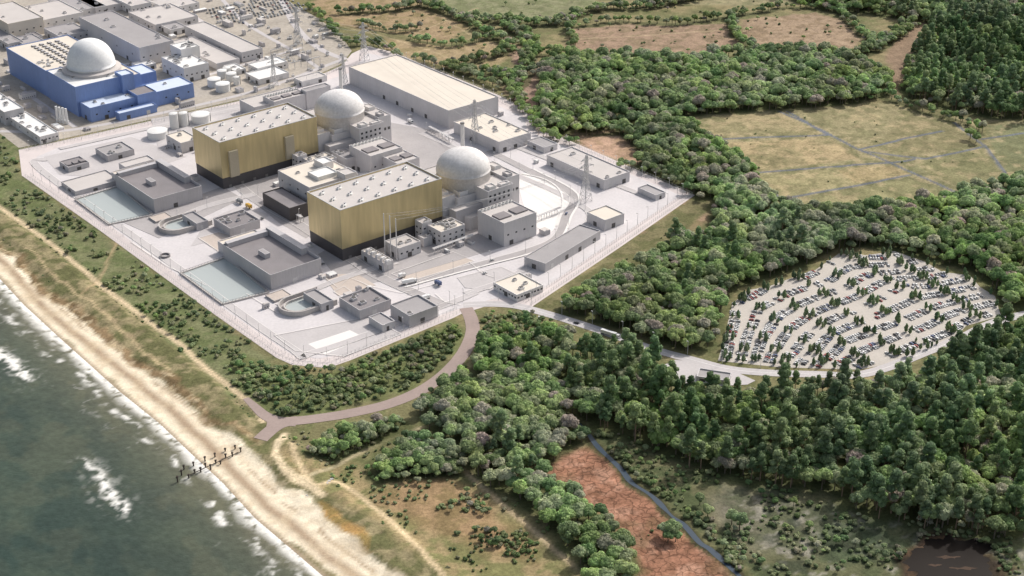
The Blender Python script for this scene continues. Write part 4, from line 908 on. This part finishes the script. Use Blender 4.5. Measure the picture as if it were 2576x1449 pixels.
M['leaf']=leafmat('broad_leaves',[(0,(.15,.23,.095)),(.2,(.24,.34,.13)),(.45,(.35,.44,.18)),(.6,(.23,.30,.14)),(.75,(.31,.36,.20)),(.9,(.38,.40,.26)),(.97,(.36,.34,.27)),(1,(.40,.33,.28))])
M['needle']=leafmat('pine_needles',[(0,(.13,.20,.10)),(.5,(.19,.27,.125)),(1,(.27,.34,.17))])
M['bush']=leafmat('shrub_leaves',[(0,(.13,.19,.08)),(.4,(.21,.27,.11)),(.8,(.27,.30,.15)),(1,(.31,.28,.19))])
M['bark']=mat('bark',(.16,.13,.10),.9,.3,.8); M['pinebark']=mat('pine_bark',(.26,.18,.13),.9,.3,.8)
def ico():
    import bmesh
    bm=bmesh.new(); bmesh.ops.create_icosphere(bm,subdivisions=2,radius=1); v=np.array([x.co[:] for x in bm.verts]); f=[tuple(q.index for q in x.verts) for x in bm.faces]; bm.free(); return v,f
IV,IF=ico()
def crown(rng,lumps,nl,size,core=.9,flat=1.0):
    V=[];Fc=[];T=[]
    for (cx,cy,cz,r,rz) in lumps:
        tn=rng.uniform(.82,1.2)
        o=len(V); dv=IV*(1+rng.uniform(-.16,.16,(len(IV),1)))*np.array([r,r,rz])*core+np.array([cx,cy,cz])
        V+=[tuple(q) for q in dv]; Fc+=[tuple(o+i for i in f) for f in IF]; T+=list(tn*rng.uniform(.8,1.05,len(IV)))
        k=int(nl*r*r)
        for _ in range(k):
            d=rng.normal(size=3); d/=np.linalg.norm(d)
            if d[2]<-.5: d[2]*=-1
            p=np.array([cx,cy,cz])+d*np.array([r,r,rz])*rng.uniform(.86,1.13)
            nrm=d+rng.normal(size=3)*.3; nrm/=np.linalg.norm(nrm)
            u=np.cross(nrm,rng.normal(size=3)); u/=np.linalg.norm(u)+1e-9; v=np.cross(nrm,u)
            s=size*rng.uniform(.6,1.25); o=len(V); t2=tn*rng.uniform(.76,1.3)
            V+=[tuple(p+u*s*.5),tuple(p+v*s*.4*flat),tuple(p-u*s*.5),tuple(p-v*s*.4*flat)]; Fc.append((o,o+1,o+2,o+3)); T+=[t2]*4
    return V,Fc,T
def treemesh(nm,V,Fc,T,leafm,trunk=None,barkm=None):
    V=list(V);Fc=list(Fc);T=list(T);mi=[0]*len(Fc)
    mats=[leafm]
    if trunk:
        o=len(V); V+=trunk.v; Fc+=[tuple(o+i for i in f) for f in trunk.f]; T+=[1]*len(trunk.v); mi+=[1]*len(trunk.f); mats.append(barkm)
    me=bpy.data.meshes.new(nm); me.from_pydata(V,[],Fc)
    for m_ in mats: me.materials.append(m_)
    me.polygons.foreach_set('material_index',mi)
    a=me.attributes.new('tone','FLOAT','POINT'); a.data.foreach_set('value',np.array(T,np.float32)); me.update(); return me
BRO=[];PIN=[];SHR=[];CON=[]
for k in range(9):
    rng=np.random.RandomState(100+k); L_=[]
    R=rng.uniform(3.8,5.3); dm_=rng.uniform(.11,.18); ex=rng.uniform(.85,1.18); lift=rng.uniform(-.8,1.2)
    for i in range(14):
        a=i*2.399+rng.uniform(-.5,.5); rr=R*math.sqrt((i+.3)/14)*.78; r=rng.uniform(1.4,2.4)
        L_.append((rr*math.cos(a)*ex,rr*math.sin(a)/ex,8.4+lift-rr*rr*dm_+rng.uniform(-.5,.6),r,r*rng.uniform(.78,1.0)))
    tr=MB().cyl(0,0,.38,-.3,6,7,0,.22)
    for q in L_[::2]: tr.bar((0,0,3.5+rng.rand()*1.5),(q[0],q[1],q[2]),.22)
    BRO.append((tr,crown(rng,L_,20,1.05)))
for k in range(6):
    rng=np.random.RandomState(200+k); L_=[]; top=rng.uniform(15.5,18)
    for i in range(11):
        z=top-i*.85; a=i*2.4+rng.rand(); rr=min(.4+i*.36,3.0)*rng.uniform(.5,1.1); r=rng.uniform(1.2,2.1)
        L_.append((rr*math.cos(a),rr*math.sin(a),z+rng.uniform(-.4,.4),r,r*.7))
    tr=MB().cyl(0,0,.36,-.3,top-.5,7,0,.12)
    for q in L_[2:]: tr.bar((0,0,q[2]-1.2),(q[0],q[1],q[2]),.16)
    for i in range(4):
        a=rng.rand()*6.28; z=rng.uniform(4,8); tr.bar((0,0,z),(1.5*math.cos(a),1.5*math.sin(a),z+.5),.1)
    PIN.append((tr,crown(rng,L_,24,.95,.86)))
for k in range(4):
    rng=np.random.RandomState(300+k); L_=[]
    for i in range(5):
        a=i*1.3; rr=0 if i==0 else rng.uniform(.6,1.2); r=rng.uniform(.8,1.25); L_.append((rr*math.cos(a),rr*math.sin(a),.8+rng.uniform(0,.6),r,r*.85))
    tr=MB().cyl(0,0,.12,-.3,.9,5,0,.06); SHR.append((tr,crown(rng,L_,26,.55)))
for k in range(3):
    rng=np.random.RandomState(400+k); L_=[]
    for i in range(6):
        z=1.3+i*.95; r=[1.2,1.4,1.3,1.1,.85,.55][i]*rng.uniform(.85,1.15); L_.append((rng.uniform(-.3,.3),rng.uniform(-.3,.3),z,r,r*.95))
    tr=MB().cyl(0,0,.15,-.2,2,6,0,.1); CON.append((tr,crown(rng,L_,24,.55)))
def full(lst,nm,lm_,bk): return [treemesh(nm,*c,lm_,t,M[bk]) for t,c in lst]
broF=full(BRO,'broadleaf_tree',M['leaf'],'bark'); pinF=full(PIN,'pine_tree',M['needle'],'pinebark'); shrF=full(SHR,'shrub',M['bush'],'bark'); conF=full(CON,'conifer_tree',M['needle'],'bark')
broC=[treemesh('crown',*c,M['leaf']) for t,c in BRO]; broT=[t.mesh('trunk',[M['bark']]) for t,c in BRO]
pinC=[treemesh('crown',*c,M['needle']) for t,c in PIN]; pinT=[t.mesh('trunk',[M['pinebark']]) for t,c in PIN]
def scatter(poly,sp,j=.45):
    mn=poly.min(0);mx=poly.max(0)
    a,b_=np.meshgrid(np.arange(mn[0],mx[0],sp),np.arange(mn[1],mx[1],sp*.87))
    a=a+(np.arange(a.shape[0])%2)[:,None]*sp*.5
    a=a.ravel()+RS.uniform(-j,j,a.size)*sp; b_=b_.ravel()+RS.uniform(-j,j,b_.size)*sp
    wob=(fbm(a,b_,35,21)-.5)*22
    k=sdpoly(a+wob,b_+wob*.6,poly)<0
    return a[k],b_[k]
pts={'b':[],'p':[],'s':[]}
def exclude(a,b_,shr=False):
    ok=np.ones(a.shape,bool)
    ok&=sdpoly(a,b_,PLAT)>(3 if shr else 8); ok&=sdpoly(a,b_,PARK)>4; ok&=dline(a,b_,ROAD_C)>9.5; ok&=dline(a,b_,ROAD_F)>7; ok&=dline(a,b_,ROAD_E)>(7 if shr else 8)
    if not shr: ok&=sdpoly(a,b_+10,PARK)>2; ok&=dline(a,b_+7,ROAD_C)>9; ok&=sdpoly(a,b_,VERGE)>2
    ok&=dline(a,b_,CREEK)>(2.6 if shr else 5)
    ok&=sdpoly(a,b_,SEA,400)>30; ok&=sdpoly(a,b_,YARD)>3
    for q in (BPATH,BPATH2,BPATH3,PATH): ok&=dline(a,b_,q)>(3 if shr else 4.5)
    ok&=sdpoly(a,b_,APRON)>4; ok&=sdpoly(a,b_,POND)>1
    return ok
for zi,(poly,sp,(pp,pb_,ps),scl0) in enumerate(Z):
    a,b_=scatter(poly,sp*(.92 if scl0>.6 else .8)*(scl0 if scl0<.9 else 1)/(scl0 if scl0<.6 else 1),.42 if zi in DENSE else .45)
    gap=fbm(a,b_,28,31)>(.24 if zi in DENSE else .34); ok=exclude(a,b_)&gap; a=a[ok];b_=b_[ok]
    pn=fbm(a,b_,45,33)*.5+RS.rand(len(a))*.5
    thr=np.quantile(pn,pp) if pp>0 and len(pn) else -1
    u=RS.rand(len(a))
    for x,y,q,w_ in zip(a,b_,pn,u):
        s_=scl0*random.choice([random.uniform(.6,.95),random.uniform(.9,1.25),random.uniform(1.0,1.5)])
        if q<thr: pts['p'].append((x,y,s_*random.uniform(.95,1.1)))
        elif w_<ps/(ps+pb_+1e-9): pts['s'].append((x,y,random.uniform(.7,1.7)))
        else: pts['b'].append((x,y,s_))
for h,w_ in HEDGE:
    pl=resample(smooth(PP(h)),5.6)
    for p in pl:
        for _ in range(max(1,int(w_/6.2))):
            pts['b'].append((p[0]+random.uniform(-.5,.5)*w_,p[1]+random.uniform(-.5,.5)*w_,random.uniform(.5,1.15)))
def shrubs(px,sp,lo,hi,th,tree=0):
    poly=PP(px); a,b_=scatter(poly,sp,.5); ok=exclude(a,b_,True)&(fbm(a,b_,18,41)>th); a=a[ok];b_=b_[ok]
    for x,y in zip(a,b_):
        if random.random()<tree: pts['b'].append((x,y,random.uniform(.3,.6)))
        else: pts['s'].append((x,y,random.uniform(lo,hi)))
shrubs([(0,350),(47,380),(55,450),(240,578),(545,805),(700,930),(650,1030),(510,920),(330,775),(110,595),(0,520)],6.2,.4,1.5,.49,.10)
shrubs([(0,520),(110,605),(330,785),(510,930),(640,1040),(600,1090),(480,985),(330,870),(200,775),(60,670),(0,605)],4.6,.2,.75,.44)
shrubs([(560,885),(700,925),(830,935),(1150,810),(1170,850),(1050,975),(800,1040),(660,1045)],5.0,.4,1.5,.40,.14)
shrubs([(690,1090),(1040,1080),(1200,1200),(1400,1340),(1500,1449),(1130,1449),(930,1290),(760,1200)],5.5,.3,1.0,.5,.04)
shrubs([(1100,1240),(1240,1240),(1370,1360),(1300,1420),(1130,1330)],5,.6,1.4,.45,.3)
shrubs([(1520,1090),(1800,1180),(2100,1260),(2480,1340),(2600,1449),(1940,1449),(1790,1350),(1590,1180)],5.4,.4,1.4,.46,.14)
shrubs([(1470,1070),(1520,1095),(1600,1180),(1700,1265),(1800,1350),(1920,1449),(1890,1449),(1770,1350),(1650,1245),(1560,1165),(1480,1090)],4.2,.6,1.7,.36,.25)
shrubs([(1190,790),(1330,790),(1400,820),(1230,860),(1190,900),(1130,980),(1060,1010),(1200,860)],5,.8,1.8,.33,.25)
shrubs([(1400,770),(1600,640),(1790,520),(1700,590),(1500,740)],8,.4,1.1,.5,.1)
shrubs([(1720,300),(2240,260),(2470,370),(2500,440),(2250,510),(1960,500),(1850,400)],22,.3,.8,.62)
shrubs([(900,0),(2100,0),(2170,140),(1450,140),(960,130)],20,.4,1.3,.56,.3)
shrubs([(1540,1240),(1700,1380),(1800,1449),(1650,1440)],11,.3,.8,.58)
shrubs([(2240,1340),(2560,1330),(2576,1449),(2240,1449)],5,.4,1.2,.45,.1)
for x,y,s_ in ((1690,1352,1.25),(1668,1348,1.0),(1700,1362,.9),(1680,1365,.8),(1520,712,1.2),(1500,722,1.0),(2440,350,1.3),(2455,360,1.1),(1165,1185,.9),(1480,730,.9),(1215,870,1.2),(1225,885,1.1),(1210,900,1.0),(1840,1320,1.0),(1860,1335,1.1),(1780,1300,.9),(1760,1270,.8)):
    p=P(x,y); pts['b'].append((p[0],p[1],s_))
for k in pts:
    a=np.array(pts[k]); px,py=proj(a[:,0],a[:,1])
    a=a[(px>-250)&(px<2850)&(py<1560)&(py>-140)]; dd=np.hypot(a[:,0],a[:,1])
    px,py=proj(a[:,0],a[:,1]); vis=(px>0)&(px<2576)&(py<1449)&(py>0)
    sc_=dd/(a[:,2]) + np.where(vis,0,1e6); pts[k]=a[np.argsort(sc_)]
    print('COUNT',k,len(a))
def place(arr,nm,cm,tm,lab,grp):
    for i,(x,y,s_) in enumerate(arr):
        v=random.randrange(len(cm)); r=add(nm,None,loc=(x,y,0),rot=random.uniform(0,6.28),label=lab,cat='tree',group=grp); r.scale=(s_,s_,s_*random.uniform(.9,1.12))
        add('trunk',tm[v],r); add('crown',cm[v],r)
place(pts['b'][:300],'broadleaf_tree',broC,broT,'leafy green broadleaf tree in dense woodland','broadleaf trees in the wood')
place(pts['p'][:300],'pine_tree',pinC,pinT,'tall dark green pine with bare reddish trunk','pine trees in the wood')
for x,y,s_ in pts['s'][:300]:
    o=add('shrub',shrF[random.randrange(4)],loc=(x,y,0),rot=random.uniform(0,6.28),label='rounded green shrub on rough grass',cat='shrub',group='shrubs on rough ground'); o.scale=(s_,s_,s_)
random.shuffle(ptrees)
for x,y in ptrees[:300]:
    s_=random.uniform(.7,1.35); o=add('conifer_tree',conF[random.randrange(3)],loc=(x+random.uniform(-.6,.6),y+random.uniform(-.6,.6),.1),rot=random.uniform(0,6),label='small dark slim tree between rows of parked cars',cat='tree',group='small trees in the car park'); o.scale=(s_,s_,s_)
for k,fl,nm,lab in (('b',broF,'broadleaf_woodland','dense green broadleaf woodland'),('p',pinF,'pine_woodland','dense dark pine woodland'),('s',shrF,'shrub_cover','scattered green and brown shrub cover')):
    a=pts[k][300:]; n=len(a); s_=a[:,2]
    stuff(nm,lab,'woodland' if k!='s' else 'shrubs',np.stack([a[:,0],a[:,1],np.zeros(n)],1),RS.rand(n)*6.28,np.stack([s_,s_,s_*RS.uniform(.85,1.22,n)],1),RS.randint(0,len(fl),n),lib(nm+'_src',fl))
# ------------------------------------------------------------------ light, camera
az=math.atan2(.66,.75); el=math.radians(42)
sd=Vector((math.sin(az)*math.cos(el),math.cos(az)*math.cos(el),math.sin(el)))
l=bpy.data.lights.new('sun','SUN'); l.energy=3.4; l.angle=math.radians(1.0); l.color=(1,.96,.91)
lo=bpy.data.objects.new('sun',l); lo.rotation_euler=(-sd).to_track_quat('-Z','Y').to_euler(); col.objects.link(lo)
w=bpy.data.worlds.new('World'); sc.world=w; w.use_nodes=True; nt=w.node_tree; bg=nt.nodes['Background']
sky=nt.nodes.new('ShaderNodeTexSky'); sky.sky_type='NISHITA'; sky.sun_disc=False; sky.sun_elevation=el; sky.sun_rotation=az; sky.air_density=1.2; sky.dust_density=5
hs_=nt.nodes.new('ShaderNodeHueSaturation'); hs_.inputs['Saturation'].default_value=.65
nt.links.new(sky.outputs[0],hs_.inputs['Color']); nt.links.new(hs_.outputs[0],bg.inputs[0]); bg.inputs[1].default_value=.15
cam=bpy.data.cameras.new('camera'); cam.sensor_width=36; cam.lens=36*F/2576; cam.clip_start=1; cam.clip_end=30000
co=bpy.data.objects.new('camera',cam); co.location=(0,0,H); co.rotation_euler=(math.pi/2-PIT,0,0); col.objects.link(co); sc.camera=co
sc.view_settings.view_transform='Standard'; sc.view_settings.look='None'; sc.view_settings.exposure=0
